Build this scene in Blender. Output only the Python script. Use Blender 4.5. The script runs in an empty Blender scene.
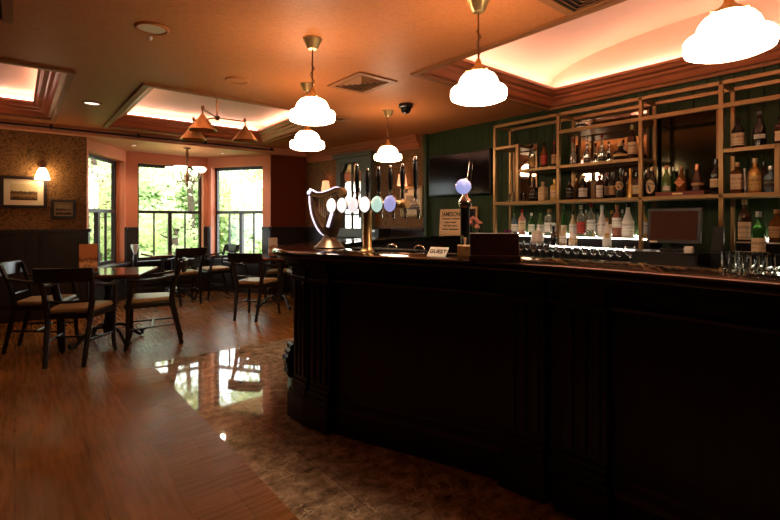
import bpy, bmesh, math, random
from mathutils import Vector, Matrix
random.seed(7)
C = bpy.context.scene.collection
SC = bpy.context.scene

# ------------------------------------------------------------------ camera, world, exposure
cam_d = bpy.data.cameras.new('camera'); cam = bpy.data.objects.new('camera', cam_d); C.objects.link(cam)
cam.location = (0, 0, 1.25)
cam.rotation_euler = (math.pi/2, 0, -math.radians(39.07))
cam_d.sensor_width = 36.0; cam_d.lens = 462/780*36.0; cam_d.shift_y = -40/780
cam_d.clip_start = 0.02; cam_d.clip_end = 200
SC.camera = cam
w = bpy.data.worlds.new('overcast_sky'); SC.world = w; w.use_nodes = True
bgn = w.node_tree.nodes['Background']; bgn.inputs[0].default_value = (0.93, 0.98, 1.0, 1); bgn.inputs[1].default_value = 5.0
SC.view_settings.view_transform = 'Standard'; SC.view_settings.look = 'None'
SC.view_settings.exposure = 0.8; SC.view_settings.gamma = 1.0; SC.view_settings.use_curve_mapping = False
SC.cycles.use_denoising = True
SC.cycles.max_bounces = 8; SC.cycles.diffuse_bounces = 3; SC.cycles.transparent_max_bounces = 24
SC.cycles.sample_clamp_indirect = 6.0; SC.cycles.caustics_reflective = False; SC.cycles.caustics_refractive = False

PENDANT_E = 13.5      # opal shades
COVE_E = 9.0         # cove strips
PLACES = [((0.99, 7.76), 215), ((2.03, 8.46), 180), ((3.05, 7.76), 145)]
for (px, py), ang in PLACES:     # sampling portals in the window openings (they give no light of their own)
    ld = bpy.data.lights.new('window_portal', 'AREA'); ld.shape = 'RECTANGLE'; ld.size = 1.15; ld.size_y = 1.65
    ld.cycles.is_portal = True
    lo = bpy.data.objects.new('window_portal', ld); C.objects.link(lo)
    ax = {215: (0.846, -0.533), 180: (0, -1), 145: (-0.846, -0.533)}[ang]
    lo.location = (px-ax[0]*0.25, py-ax[1]*0.25, 1.38)
    lo.rotation_euler = Vector((ax[0], ax[1], 0)).to_track_quat('-Z', 'Y').to_euler()

# ------------------------------------------------------------------ materials
def _nt(name):
    m = bpy.data.materials.new(name); m.use_nodes = True
    nt = m.node_tree; b = nt.nodes['Principled BSDF']
    return m, nt, b
def mat(name, col, rough=0.5, metal=0.0, emit=None, es=0.0, coat=0.0, spec=0.5, bump=0.0, bscale=60, var=0.0, vscale=8, trans=0.0, ior=1.45):
    m, nt, b = _nt(name)
    b.inputs['Base Color'].default_value = (*col, 1); b.inputs['Roughness'].default_value = rough
    b.inputs['Metallic'].default_value = metal; b.inputs['Coat Weight'].default_value = coat
    b.inputs['Coat Roughness'].default_value = 0.08
    b.inputs['Specular IOR Level'].default_value = spec; b.inputs['IOR'].default_value = ior
    b.inputs['Transmission Weight'].default_value = trans
    if emit: b.inputs['Emission Color'].default_value = (*emit, 1); b.inputs['Emission Strength'].default_value = es
    tc = nt.nodes.new('ShaderNodeTexCoord')
    if var:
        n = nt.nodes.new('ShaderNodeTexNoise'); n.inputs['Scale'].default_value = vscale; n.inputs['Detail'].default_value = 4
        nt.links.new(tc.outputs['Object'], n.inputs['Vector'])
        r = nt.nodes.new('ShaderNodeValToRGB')
        r.color_ramp.elements[0].position = 0.3; r.color_ramp.elements[1].position = 0.7
        r.color_ramp.elements[0].color = (*[c*(1-var) for c in col], 1); r.color_ramp.elements[1].color = (*[min(1, c*(1+var)) for c in col], 1)
        nt.links.new(n.outputs['Fac'], r.inputs['Fac']); nt.links.new(r.outputs['Color'], b.inputs['Base Color'])
    if bump:
        n2 = nt.nodes.new('ShaderNodeTexNoise'); n2.inputs['Scale'].default_value = bscale; n2.inputs['Detail'].default_value = 3
        nt.links.new(tc.outputs['Object'], n2.inputs['Vector'])
        bp = nt.nodes.new('ShaderNodeBump'); bp.inputs['Strength'].default_value = bump; bp.inputs['Distance'].default_value = 0.01
        nt.links.new(n2.outputs['Fac'], bp.inputs['Height']); nt.links.new(bp.outputs['Normal'], b.inputs['Normal'])
    return m
def thin_glass(name, tint=(1, 1, 1), refl=1.0, rough=0.0):
    m = bpy.data.materials.new(name); m.use_nodes = True; nt = m.node_tree
    nt.nodes.clear()
    out = nt.nodes.new('ShaderNodeOutputMaterial'); mx = nt.nodes.new('ShaderNodeMixShader')
    t = nt.nodes.new('ShaderNodeBsdfTransparent'); g = nt.nodes.new('ShaderNodeBsdfGlossy')
    t.inputs[0].default_value = (*tint, 1); g.inputs['Roughness'].default_value = rough
    fr = nt.nodes.new('ShaderNodeLayerWeight'); fr.inputs[0].default_value = 0.5
    pw = nt.nodes.new('ShaderNodeMath'); pw.operation = 'POWER'; pw.inputs[1].default_value = 4.0
    nt.links.new(fr.outputs['Facing'], pw.inputs[0])
    mu = nt.nodes.new('ShaderNodeMath'); mu.operation = 'MULTIPLY_ADD'; mu.inputs[1].default_value = 0.6*min(refl, 1.6); mu.inputs[2].default_value = 0.04*refl; mu.use_clamp = True
    nt.links.new(pw.outputs[0], mu.inputs[0]); nt.links.new(mu.outputs[0], mx.inputs[0])
    nt.links.new(t.outputs[0], mx.inputs[1]); nt.links.new(g.outputs[0], mx.inputs[2]); nt.links.new(mx.outputs[0], out.inputs[0])
    return m
def ramp(nt, fac, stops):
    r = nt.nodes.new('ShaderNodeValToRGB'); cr = r.color_ramp
    while len(cr.elements) < len(stops): cr.elements.new(0.5)
    for e, (p, c) in zip(cr.elements, stops): e.position = p; e.color = (*c, 1)
    nt.links.new(fac, r.inputs['Fac']); return r.outputs['Color']
def mapping(nt, scale=(1, 1, 1), rot=(0, 0, 0)):
    tc = nt.nodes.new('ShaderNodeTexCoord'); mp = nt.nodes.new('ShaderNodeMapping')
    mp.inputs['Scale'].default_value = scale; mp.inputs['Rotation'].default_value = rot
    nt.links.new(tc.outputs['Object'], mp.inputs['Vector']); return mp.outputs['Vector']
def mixc(nt, fac, a, b, mode='MIX'):
    n = nt.nodes.new('ShaderNodeMix'); n.data_type = 'RGBA'; n.blend_type = mode
    if isinstance(fac, (int, float)): n.inputs['Factor'].default_value = fac
    else: nt.links.new(fac, n.inputs['Factor'])
    for s, v in ((6, a), (7, b)):
        if isinstance(v, tuple): n.inputs[s].default_value = (*v, 1)
        else: nt.links.new(v, n.inputs[s])
    return n.outputs[2]
def wood_floor(name, along_y=True, cross=False):
    m, nt, b = _nt(name)
    v = mapping(nt, (1, 1, 1), (0, 0, math.pi/2 if along_y else 0))
    br = nt.nodes.new('ShaderNodeTexBrick'); br.inputs['Scale'].default_value = 1.0
    br.inputs['Brick Width'].default_value = 1.25; br.inputs['Row Height'].default_value = 0.31
    br.inputs['Mortar Size'].default_value = 0.0018; br.inputs['Mortar Smooth'].default_value = 0.2; br.offset = 0.37
    br.inputs['Color1'].default_value = (0.180, 0.068, 0.015, 1); br.inputs['Color2'].default_value = (0.235, 0.092, 0.021, 1)
    br.inputs['Mortar'].default_value = (0.05, 0.02, 0.008, 1)
    nt.links.new(v, br.inputs['Vector'])
    v2 = mapping(nt, (30, 2.0, 5) if along_y else (2.0, 30, 5))
    n = nt.nodes.new('ShaderNodeTexNoise'); n.inputs['Scale'].default_value = 1.4; n.inputs['Detail'].default_value = 4; n.inputs['Roughness'].default_value = 0.55
    nt.links.new(v2, n.inputs['Vector'])
    g = ramp(nt, n.outputs['Fac'], [(0.28, (0.72, 0.68, 0.64)), (0.5, (0.97, 0.95, 0.93)), (0.72, (1.14, 1.12, 1.1))])
    v3 = mapping(nt, (1, 1, 1))
    n3 = nt.nodes.new('ShaderNodeTexNoise'); n3.inputs['Scale'].default_value = 1.3; n3.inputs['Detail'].default_value = 3
    nt.links.new(v3, n3.inputs['Vector'])
    g3 = ramp(nt, n3.outputs['Fac'], [(0.3, (0.55, 0.52, 0.5)), (0.7, (1.35, 1.35, 1.3))])
    c = mixc(nt, 1.0, br.outputs['Color'], g, 'MULTIPLY'); c = mixc(nt, 0.8, c, g3, 'MULTIPLY')
    nt.links.new(c, b.inputs['Base Color'])
    rr = nt.nodes.new('ShaderNodeMapRange'); rr.inputs[3].default_value = 0.24; rr.inputs[4].default_value = 0.31; b.inputs['IOR'].default_value = 1.33; b.inputs['Specular IOR Level'].default_value = 0.2
    nt.links.new(n.outputs['Fac'], rr.inputs[0]); nt.links.new(rr.outputs[0], b.inputs['Roughness'])
    bp = nt.nodes.new('ShaderNodeBump'); bp.inputs['Strength'].default_value = 0.05; bp.inputs['Distance'].default_value = 0.001
    nt.links.new(n.outputs['Fac'], bp.inputs['Height']); nt.links.new(bp.outputs['Normal'], b.inputs['Normal'])
    return m
def marble_floor(name):
    m, nt, b = _nt(name)
    v = mapping(nt)
    d = nt.nodes.new('ShaderNodeTexNoise'); d.inputs['Scale'].default_value = 3.0; d.inputs['Detail'].default_value = 6
    nt.links.new(v, d.inputs['Vector'])
    vv = mixc(nt, 0.35, v, d.outputs['Color'])
    vo = nt.nodes.new('ShaderNodeTexVoronoi'); vo.feature = 'DISTANCE_TO_EDGE'; vo.inputs['Scale'].default_value = 11
    nt.links.new(vv, vo.inputs['Vector'])
    vein = ramp(nt, vo.outputs['Distance'], [(0.0, (.9, .9, .9)), (0.010, (0.35, 0.35, 0.35)), (0.024, (0, 0, 0))])
    n = nt.nodes.new('ShaderNodeTexNoise'); n.inputs['Scale'].default_value = 13; n.inputs['Detail'].default_value = 8; n.inputs['Roughness'].default_value = 0.7
    nt.links.new(v, n.inputs['Vector'])
    base = ramp(nt, n.outputs['Fac'], [(0.32, (0.085, 0.056, 0.037)), (0.48, (0.27, 0.18, 0.115)), (0.60, (0.46, 0.325, 0.22)), (0.74, (0.72, 0.54, 0.39))])
    n2 = nt.nodes.new('ShaderNodeTexNoise'); n2.inputs['Scale'].default_value = 3.5; nt.links.new(v, n2.inputs['Vector'])
    mk = nt.nodes.new('ShaderNodeMath'); mk.operation = 'MULTIPLY'; nt.links.new(vein, mk.inputs[0])
    mk2 = ramp(nt, n2.outputs['Fac'], [(0.42, (0, 0, 0)), (0.62, (1, 1, 1))]); nt.links.new(mk2, mk.inputs[1])
    c = mixc(nt, mk.outputs[0], base, (0.80, 0.62, 0.44))
    br = nt.nodes.new('ShaderNodeTexBrick'); br.inputs['Scale'].default_value = 1.0; br.offset = 0.0
    br.inputs['Brick Width'].default_value = 0.60; br.inputs['Row Height'].default_value = 0.60; br.inputs['Mortar Size'].default_value = 0.0022
    br.inputs['Color1'].default_value = (1, 1, 1, 1); br.inputs['Color2'].default_value = (0.82, 0.82, 0.82, 1); br.inputs['Mortar'].default_value = (0.35, 0.3, 0.25, 1)
    tc = nt.nodes.new('ShaderNodeTexCoord'); mp = nt.nodes.new('ShaderNodeMapping'); mp.inputs['Location'].default_value = (0.01, -0.25, 0)
    nt.links.new(tc.outputs['Object'], mp.inputs['Vector']); nt.links.new(mp.outputs['Vector'], br.inputs['Vector'])
    c = mixc(nt, 1.0, c, br.outputs['Color'], 'MULTIPLY')
    nt.links.new(c, b.inputs['Base Color']); b.inputs['Roughness'].default_value = 0.035
    b.inputs['IOR'].default_value = 1.65
    return m
def wallpaper(name, c1, c2, scale=55, rough=0.6):
    m, nt, b = _nt(name)
    v = mapping(nt)
    vo = nt.nodes.new('ShaderNodeTexVoronoi'); vo.inputs['Scale'].default_value = scale*0.42; nt.links.new(v, vo.inputs['Vector'])
    n = nt.nodes.new('ShaderNodeTexNoise'); n.inputs['Scale'].default_value = scale; n.inputs['Detail'].default_value = 4; nt.links.new(v, n.inputs['Vector'])
    mx = nt.nodes.new('ShaderNodeMath'); mx.operation = 'MULTIPLY'; nt.links.new(vo.outputs['Distance'], mx.inputs[0]); nt.links.new(n.outputs['Fac'], mx.inputs[1])
    c = ramp(nt, mx.outputs[0], [(0.08, c1), (0.22, c2), (0.34, c1)])
    nt.links.new(c, b.inputs['Base Color']); b.inputs['Roughness'].default_value = rough; b.inputs['Specular IOR Level'].default_value = 0.2
    return m
def grain(name, col, rough=0.35, coat=0.0, axis=2, contrast=0.35, spec=0.5):
    m, nt, b = _nt(name)
    s = [26, 26, 26]; s[axis] = 2.0
    v = mapping(nt, tuple(s))
    n = nt.nodes.new('ShaderNodeTexNoise'); n.inputs['Scale'].default_value = 1.2; n.inputs['Detail'].default_value = 6; nt.links.new(v, n.inputs['Vector'])
    c = ramp(nt, n.outputs['Fac'], [(0.3, tuple(x*(1-contrast) for x in col)), (0.7, tuple(x*(1+contrast) for x in col))])
    nt.links.new(c, b.inputs['Base Color']); b.inputs['Roughness'].default_value = rough
    b.inputs['Coat Weight'].default_value = coat; b.inputs['Coat Roughness'].default_value = 0.06; b.inputs['Specular IOR Level'].default_value = spec
    return m
def boards(name, col):                      # tongue-and-groove boards running up the wall
    m, nt, b = _nt(name)
    v = mapping(nt)
    wv = nt.nodes.new('ShaderNodeTexWave'); wv.wave_type = 'BANDS'; wv.bands_direction = 'Y'; wv.inputs['Scale'].default_value = 3.3
    wv.wave_profile = 'SAW'; nt.links.new(v, wv.inputs['Vector'])
    g = ramp(nt, wv.outputs['Fac'], [(0.0, (0.0, 0.0, 0.0)), (0.07, (1, 1, 1)), (0.93, (1, 1, 1)), (1.0, (0, 0, 0))])
    n = nt.nodes.new('ShaderNodeTexNoise'); n.inputs['Scale'].default_value = 5; nt.links.new(v, n.inputs['Vector'])
    c = ramp(nt, n.outputs['Fac'], [(0.3, tuple(x*0.85 for x in col)), (0.7, tuple(x*1.15 for x in col))])
    nt.links.new(c, b.inputs['Base Color']); b.inputs['Roughness'].default_value = 0.55; b.inputs['Specular IOR Level'].default_value = 0.2
    bp = nt.nodes.new('ShaderNodeBump'); bp.inputs['Strength'].default_value = 0.8; bp.inputs['Distance'].default_value = 0.008
    nt.links.new(g, bp.inputs['Height']); nt.links.new(bp.outputs['Normal'], b.inputs['Normal'])
    return m
def painting(name, sky, land, dark, scale=9):
    m, nt, b = _nt(name)
    tc = nt.nodes.new('ShaderNodeTexCoord'); sp = nt.nodes.new('ShaderNodeSeparateXYZ'); nt.links.new(tc.outputs['Generated'], sp.inputs[0])
    n = nt.nodes.new('ShaderNodeTexNoise'); n.inputs['Scale'].default_value = scale; n.inputs['Detail'].default_value = 5; nt.links.new(tc.outputs['Generated'], n.inputs['Vector'])
    a = nt.nodes.new('ShaderNodeMath'); a.operation = 'MULTIPLY_ADD'; a.inputs[1].default_value = 0.5; nt.links.new(n.outputs['Fac'], a.inputs[0]); nt.links.new(sp.outputs['Z'], a.inputs[2])
    c = ramp(nt, a.outputs[0], [(0.35, dark), (0.55, land), (0.72, dark), (0.85, sky), (1.0, sky)])
    nt.links.new(c, b.inputs['Base Color']); b.inputs['Roughness'].default_value = 0.25
    return m

M = dict(
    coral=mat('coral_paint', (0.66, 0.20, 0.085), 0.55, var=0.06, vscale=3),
    darkred=mat('dark_red_wall', (0.15, 0.030, 0.009), 0.6, spec=0.2),  # much darker red-brown than the coral of the bay walls
    ceiling=wallpaper('ceiling_paper', (0.47, 0.160, 0.052), (0.53, 0.185, 0.062), 70, 0.5),
    trimpaint=mat('terracotta_trim', (0.44, 0.13, 0.05), 0.42, var=0.08, vscale=4),
    trayedge=mat('tray_edge_paint', (0.30, 0.12, 0.045), 0.5, spec=0.25),
    recess=mat('recess_paint', (0.84, 0.52, 0.38), 0.6, var=0.05, vscale=2),
    soffit=mat('bay_ceiling_paint', (0.66, 0.27, 0.14), 0.5),
    wallpaper=wallpaper('gold_brown_wallpaper', (0.11, 0.055, 0.019), (0.30, 0.155, 0.052), 105),
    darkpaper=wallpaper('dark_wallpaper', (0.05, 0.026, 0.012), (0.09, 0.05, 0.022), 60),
    dado=grain('dark_dado_wood', (0.020, 0.011, 0.008), 0.38),
    green=boards('green_boards', (0.024, 0.042, 0.013)),
    greenplain=mat('green_paint', (0.030, 0.050, 0.017), 0.5),
    wood=wood_floor('oak_floor'), woodx=wood_floor('oak_floor_border', along_y=False), marble=marble_floor('brown_marble'),
    frame=grain('window_dark_wood', (0.022, 0.012, 0.010), 0.4),
    pane=thin_glass('window_glass', (0.97, 0.99, 0.98), 1.0),
    black=mat('black_satin', (0.008, 0.007, 0.007), 0.35),
    blackmatte=mat('black_matte', (0.010, 0.010, 0.010), 0.6),
    rail=mat('rail_dark', (0.012, 0.009, 0.007), 0.4),
    bar=grain('bar_mahogany', (0.011, 0.0042, 0.0030), 0.38, spec=0.35),
    bartop=grain('bar_top_wood', (0.006, 0.0035, 0.003), 0.11, coat=0.6, axis=1),
    chair=grain('chair_dark_wood', (0.012, 0.007, 0.005), 0.3),
    seat=mat('seat_leather', (0.36, 0.215, 0.080), 0.4, bump=0.1, bscale=120, var=0.12, vscale=14),
    table=grain('table_top_wood', (0.13, 0.036, 0.014), 0.16, coat=0.4, axis=0),
    iron=mat('cast_iron', (0.010, 0.010, 0.010), 0.4),
    brass=mat('polished_brass', (0.80, 0.55, 0.25), 0.28, 0.9),
    copper=mat('copper_metal', (0.52, 0.30, 0.12), 0.30, 1.0),
    oldbrass=mat('antique_brass', (0.22, 0.12, 0.06), 0.32, 1.0),
    goldframe=mat('gold_shelf_metal', (0.34, 0.21, 0.095), 0.38, 0.75, var=0.08, vscale=10),
    chrome=mat('chrome', (0.75, 0.74, 0.72), 0.12, 1.0),
    steel=mat('steel', (0.5, 0.48, 0.46), 0.3, 1.0),
    opal=mat('opal_glass', (0.9, 0.86, 0.8), 0.3, emit=(1.0, 0.70, 0.44), es=PENDANT_E),
    opal_small=mat('opal_glass_sconce', (0.9, 0.86, 0.8), 0.3, emit=(1.0, 0.66, 0.34), es=16),
    opal_dim=mat('alabaster_bowl', (0.85, 0.78, 0.66), 0.35, emit=(1.0, 0.80, 0.55), es=1.6),
    cove=mat('cove_lamp', (1, 0.9, 0.8), 0.5, emit=(1.0, 0.82, 0.68), es=COVE_E),
    ledstrip=mat('led_strip', (1, 1, 1), 0.5, emit=(1.0, 0.90, 0.72), es=8.0),
    rearglow=mat('added_rear_glow', (1, 1, 1), 0.5, emit=(1.0, 0.90, 0.72), es=16.0),  # glow added behind the bottles to brighten the green boards
    down=mat('downlight_glow', (1, 1, 1), 0.5, emit=(1.0, 0.85, 0.70), es=.8),
    shade=mat('salmon_shade', (0.8, 0.45, 0.3), 0.7, emit=(1.0, 0.38, 0.17), es=0.9),
    white=mat('white_plastic', (0.75, 0.72, 0.66), 0.4),
    cream=mat('cream_paper', (0.72, 0.60, 0.42), 0.7),
    grille=mat('grille_cream', (0.62, 0.52, 0.38), 0.5),
    mirror=mat('mirror', (0.78, 0.74, 0.68), 0.03, 1.0),
    darkglass=mat('dark_glass', (0.055, 0.050, 0.028), 0.10, 0.9),
    cabinet=mat('grey_green_paint', (0.105, 0.112, 0.082), 0.45),
    tv=mat('tv_screen', (0.005, 0.004, 0.004), 0.12, spec=0.22),
    screen=mat('till_screen', (0.055, 0.016, 0.008), 0.5, spec=0.15),
    sign=grain('pale_sign_wood', (0.64, 0.40, 0.21), 0.6, axis=1, contrast=0.2),
    ink=mat('dark_ink', (0.03, 0.014, 0.008), 0.6),
    boxwood=grain('light_box_wood', (0.52, 0.28, 0.10), 0.5, axis=1),
    menuwood=grain('dark_menu_box', (0.040, 0.013, 0.008), 0.35, axis=1),
    menu=None, redbox=mat('red_wood_box', (0.16, 0.025, 0.014), 0.4),
    glass=mat('clear_drinking_glass', (0.96, 0.96, 0.95), 0.02, trans=1.0, ior=1.45),
    grass=mat('grass', (0.10, 0.22, 0.04), 0.9, var=0.3, vscale=6),
    leaf=None, trunk=mat('bark', (0.09, 0.06, 0.04), 0.9, var=0.3, vscale=10),
    pink=mat('pink_petals', (0.82, 0.32, 0.26), 0.7), stemg=mat('green_stem', (0.05, 0.12, 0.03), 0.6),
    purple=mat('purple_glass', (0.16, 0.02, 0.10), 0.15, spec=0.6),
    edge=mat('lit_harp_edge', (0.9, 0.85, 1.0), 0.4, emit=(0.80, 0.70, 1.0), es=.75),
    harpgold=mat('harp_bronze', (0.42, 0.27, 0.13), 0.35, 0.75), harpdark=mat('harp_dark', (0.15, 0.10, 0.065), 0.35, 0.6),
    string=mat('harp_strings', (0.7, 0.66, 0.62), 0.35, 0.6),
)
def leafmat(name, col):
    m, nt, b = _nt(name); b.inputs['Base Color'].default_value = (*col, 1); b.inputs['Roughness'].default_value = 0.5
    tr = nt.nodes.new('ShaderNodeBsdfTranslucent'); tr.inputs[0].default_value = (*[min(1, c*1.3) for c in col], 1)
    mx = nt.nodes.new('ShaderNodeMixShader'); mx.inputs[0].default_value = 0.5
    nt.links.new(b.outputs[0], mx.inputs[1]); nt.links.new(tr.outputs[0], mx.inputs[2])
    nt.links.new(mx.outputs[0], nt.nodes['Material Output'].inputs[0]); return m
LEAF = [leafmat('leaf_yellow_green', (0.56, 0.58, 0.31)), leafmat('leaf_fresh_green', (0.48, 0.55, 0.30)), leafmat('leaf_pale_green', (0.62, 0.64, 0.44))]
M['menu'] = painting('orange_menu_print', (0.62, 0.22, 0.07), (0.85, 0.45, 0.18), (0.22, 0.06, 0.02), 5)
M['menuwhite'] = painting('white_menu_print', (0.8, 0.7, 0.58), (0.8, 0.6, 0.5), (0.35, 0.14, 0.08), 3)
M['art'] = painting('harvest_landscape', (0.62, 0.50, 0.30), (0.30, 0.17, 0.07), (0.06, 0.035, 0.018), 9)
M['art2'] = painting('rider_scene', (0.32, 0.22, 0.11), (0.32, 0.18, 0.07), (0.03, 0.02, 0.012), 7)
def lens_mat(n, c, s): return mat(n, c, 0.3, emit=c, es=s)

# ------------------------------------------------------------------ mesh helpers
class MB:
    def __init__(s): s.v = []; s.f = []; s.m = []
    def add(s, vs, fs, mi=0):
        o = len(s.v); s.v += [tuple(v) for v in vs]
        for f in fs: s.f.append(tuple(i+o for i in f)); s.m.append(mi)
        return s
    def box(s, c, d, rz=0, mi=0, R=None):
        hx, hy, hz = d[0]/2, d[1]/2, d[2]/2
        vs = [Vector((x, y, z)) for z in (-hz, hz) for y in (-hy, hy) for x in (-hx, hx)]
        if R is None: R = Matrix.Rotation(rz, 3, 'Z')
        vs = [R @ v + Vector(c) for v in vs]
        return s.add(vs, [(0, 2, 3, 1), (4, 5, 7, 6), (0, 1, 5, 4), (2, 6, 7, 3), (0, 4, 6, 2), (1, 3, 7, 5)], mi)
    def bb(s, x0, x1, y0, y1, z0, z1, mi=0): return s.box(((x0+x1)/2, (y0+y1)/2, (z0+z1)/2), (abs(x1-x0), abs(y1-y0), abs(z1-z0)), 0, mi)
    def lathe(s, prof, c=(0, 0, 0), n=24, mi=0, R=None, a0=0, a1=2*math.pi):
        full = abs(a1-a0-2*math.pi) < 1e-6; k = n if full else n+1
        vs = []
        for r, z in prof:
            for i in range(k):
                a = a0+(a1-a0)*i/n; p = Vector((max(r, 1e-5)*math.cos(a), max(r, 1e-5)*math.sin(a), z))
                if R is not None: p = R @ p
                vs.append(p+Vector(c))
        fs = []
        for j in range(len(prof)-1):
            for i in range(n):
                i2 = (i+1) % k
                fs.append((j*k+i, j*k+i2, (j+1)*k+i2, (j+1)*k+i))
        return s.add(vs, fs, mi)
    def tube(s, pts, r, n=8, mi=0, cap=True):
        pts = [Vector(p) for p in pts]; rs = r if isinstance(r, (list, tuple)) else [r]*len(pts)
        vs = []; up = None
        for i, p in enumerate(pts):
            t = (pts[min(i+1, len(pts)-1)]-pts[max(i-1, 0)]).normalized()
            if up is None:
                a = Vector((0, 0, 1)) if abs(t.z) < 0.9 else Vector((1, 0, 0)); up = (a-t*a.dot(t)).normalized()
            else: up = (up-t*up.dot(t)).normalized()
            b = t.cross(up)
            for k in range(n):
                a = 2*math.pi*(k+0.5)/n; vs.append(p+(up*math.cos(a)+b*math.sin(a))*rs[i])
        fs = [(i*n+k, i*n+(k+1) % n, (i+1)*n+(k+1) % n, (i+1)*n+k) for i in range(len(pts)-1) for k in range(n)]
        if cap: fs.append(tuple(range(n-1, -1, -1))); fs.append(tuple((len(pts)-1)*n+k for k in range(n)))
        return s.add(vs, fs, mi)
    def prism(s, poly, z0, z1, mi=0, fn=None):      # poly of (x,y); fn maps (x,y,z) to the final point
        n = len(poly); vs = [(x, y, z0) for x, y in poly]+[(x, y, z1) for x, y in poly]
        if fn: vs = [fn(*v) for v in vs]
        fs = [tuple(range(n-1, -1, -1)), tuple(range(n, 2*n))]+[(i, (i+1) % n, n+(i+1) % n, n+i) for i in range(n)]
        return s.add(vs, fs, mi)
    def build(s, name, mats, parent=None, smooth=None, bevel=0.0, seg=2):
        me = bpy.data.meshes.new(name); me.from_pydata(s.v, [], s.f)
        if not isinstance(mats, (list, tuple)): mats = [mats]
        for m in mats: me.materials.append(m)
        for p, mi in zip(me.polygons, s.m): p.material_index = mi
        bm = bmesh.new(); bm.from_mesh(me); bmesh.ops.remove_doubles(bm, verts=bm.verts, dist=1e-5)
        bmesh.ops.dissolve_degenerate(bm, edges=bm.edges, dist=1e-6)
        bmesh.ops.recalc_face_normals(bm, faces=bm.faces)
        if smooth is not None:
            for f in bm.faces: f.smooth = True
            lim = math.radians(smooth)
            for e in bm.edges:
                if len(e.link_faces) != 2 or e.calc_face_angle(0) > lim: e.smooth = False
        bm.to_mesh(me); bm.free(); me.update()
        o = bpy.data.objects.new(name, me); C.objects.link(o)
        if parent is not None: o.parent = parent
        if bevel:
            b = o.modifiers.new('bevel', 'BEVEL'); b.width = bevel; b.segments = seg; b.limit_method = 'ANGLE'; b.angle_limit = math.radians(40)
        return o
def tag(o, label=None, cat=None, group=None, kind=None):
    if label: o['label'] = label
    if cat: o['category'] = cat
    if group: o['group'] = group
    if kind: o['kind'] = kind
    return o
def thing(name, label, cat, loc=(0, 0, 0), rz=0, group=None):
    o = bpy.data.objects.new(name, None); C.objects.link(o); o.empty_display_size = 0.1
    o.location = loc; o.rotation_euler = (0, 0, rz); return tag(o, label, cat, group)
def copy_tree(o, parent=None, label=None):
    c = o.copy(); C.objects.link(c)
    if parent is not None: c.parent = parent
    if label: c['label'] = label
    for ch in [x for x in C.objects if x.parent == o]: copy_tree(ch, c)
    return c
def struct(name, mb, mats, **k):
    o = mb.build(name, mats, **k)
    if not k.get('parent'): o['kind'] = 'structure'
    return o
def catmull(P, n=10):
    P = [Vector(p) for p in P]; out = []
    for i in range(len(P)-1):
        p0 = P[max(i-1, 0)]; p1 = P[i]; p2 = P[i+1]; p3 = P[min(i+2, len(P)-1)]
        for k in range(n):
            t = k/n; out.append(0.5*((2*p1)+(p2-p0)*t+(2*p0-5*p1+4*p2-p3)*t*t+(3*p1-p0-3*p2+p3)*t**3))
    out.append(P[-1]); return out

# ------------------------------------------------------------------ room shell
ZC = 2.45; ZB = 2.35; ZD = 1.12
XL, YN, YF, XR = -2.6, -2.3, 7.3, 4.5
BAY = [(0.74, 7.30), (1.38, 8.40), (2.66, 8.40), (3.34, 7.30)]
fl = MB()
def quad(mb, pts, mi=0): mb.add(pts, [tuple(range(len(pts)))], mi)
MX, MY = 0.92, 4.45
quad(fl, [(XL-0.2, YN-0.2, 0), (0.59, YN-0.2, 0), (0.59, MY, 0), (XL-0.2, MY, 0)], 0)
quad(fl, [(0.59, YN-0.2, 0), (MX, YN-0.2, 0), (MX, MY, 0), (0.59, MY, 0)], 1)
quad(fl, [(MX, YN-0.2, 0), (XR+0.2, YN-0.2, 0), (XR+0.2, MY, 0), (MX, MY, 0)], 2)
quad(fl, [(XL-0.2, MY, 0), (XR+0.2, MY, 0), (XR+0.2, 9.0, 0), (XL-0.2, 9.0, 0)], 0)
struct('floor', fl, [M['wood'], M['woodx'], M['marble']])

TRAYS = [(0.92, 3.00, 4.55, 6.85), (-1.75, 0.33, 4.55, 6.80), (2.56, 4.47, -0.35, 2.78)]
xs = sorted({XL-0.2, XR+0.2, *[t[0] for t in TRAYS], *[t[1] for t in TRAYS]}); ys = sorted({YN-0.2, 7.15, *[t[2] for t in TRAYS], *[t[3] for t in TRAYS]})
ce = MB()
for i in range(len(xs)-1):
    for j in range(len(ys)-1):
        mx_, my_ = (xs[i]+xs[i+1])/2, (ys[j]+ys[j+1])/2
        if any(t[0] < mx_ < t[1] and t[2] < my_ < t[3] for t in TRAYS): continue
        quad(ce, [(xs[i], ys[j], ZC), (xs[i+1], ys[j], ZC), (xs[i+1], ys[j+1], ZC), (xs[i], ys[j+1], ZC)])
quad(ce, [(XL-.2, 7.15, ZC), (XR+.2, 7.15, ZC), (XR+.2, 7.15, ZB), (XL-.2, 7.15, ZB)], 1)
quad(ce, [(XL-.2, 7.15, ZB), (XR+.2, 7.15, ZB), (XR+.2, 9.0, ZB), (XL-.2, 9.0, ZB)], 1)
ceil = struct('ceiling', ce, [M['ceiling'], M['soffit']])

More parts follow.
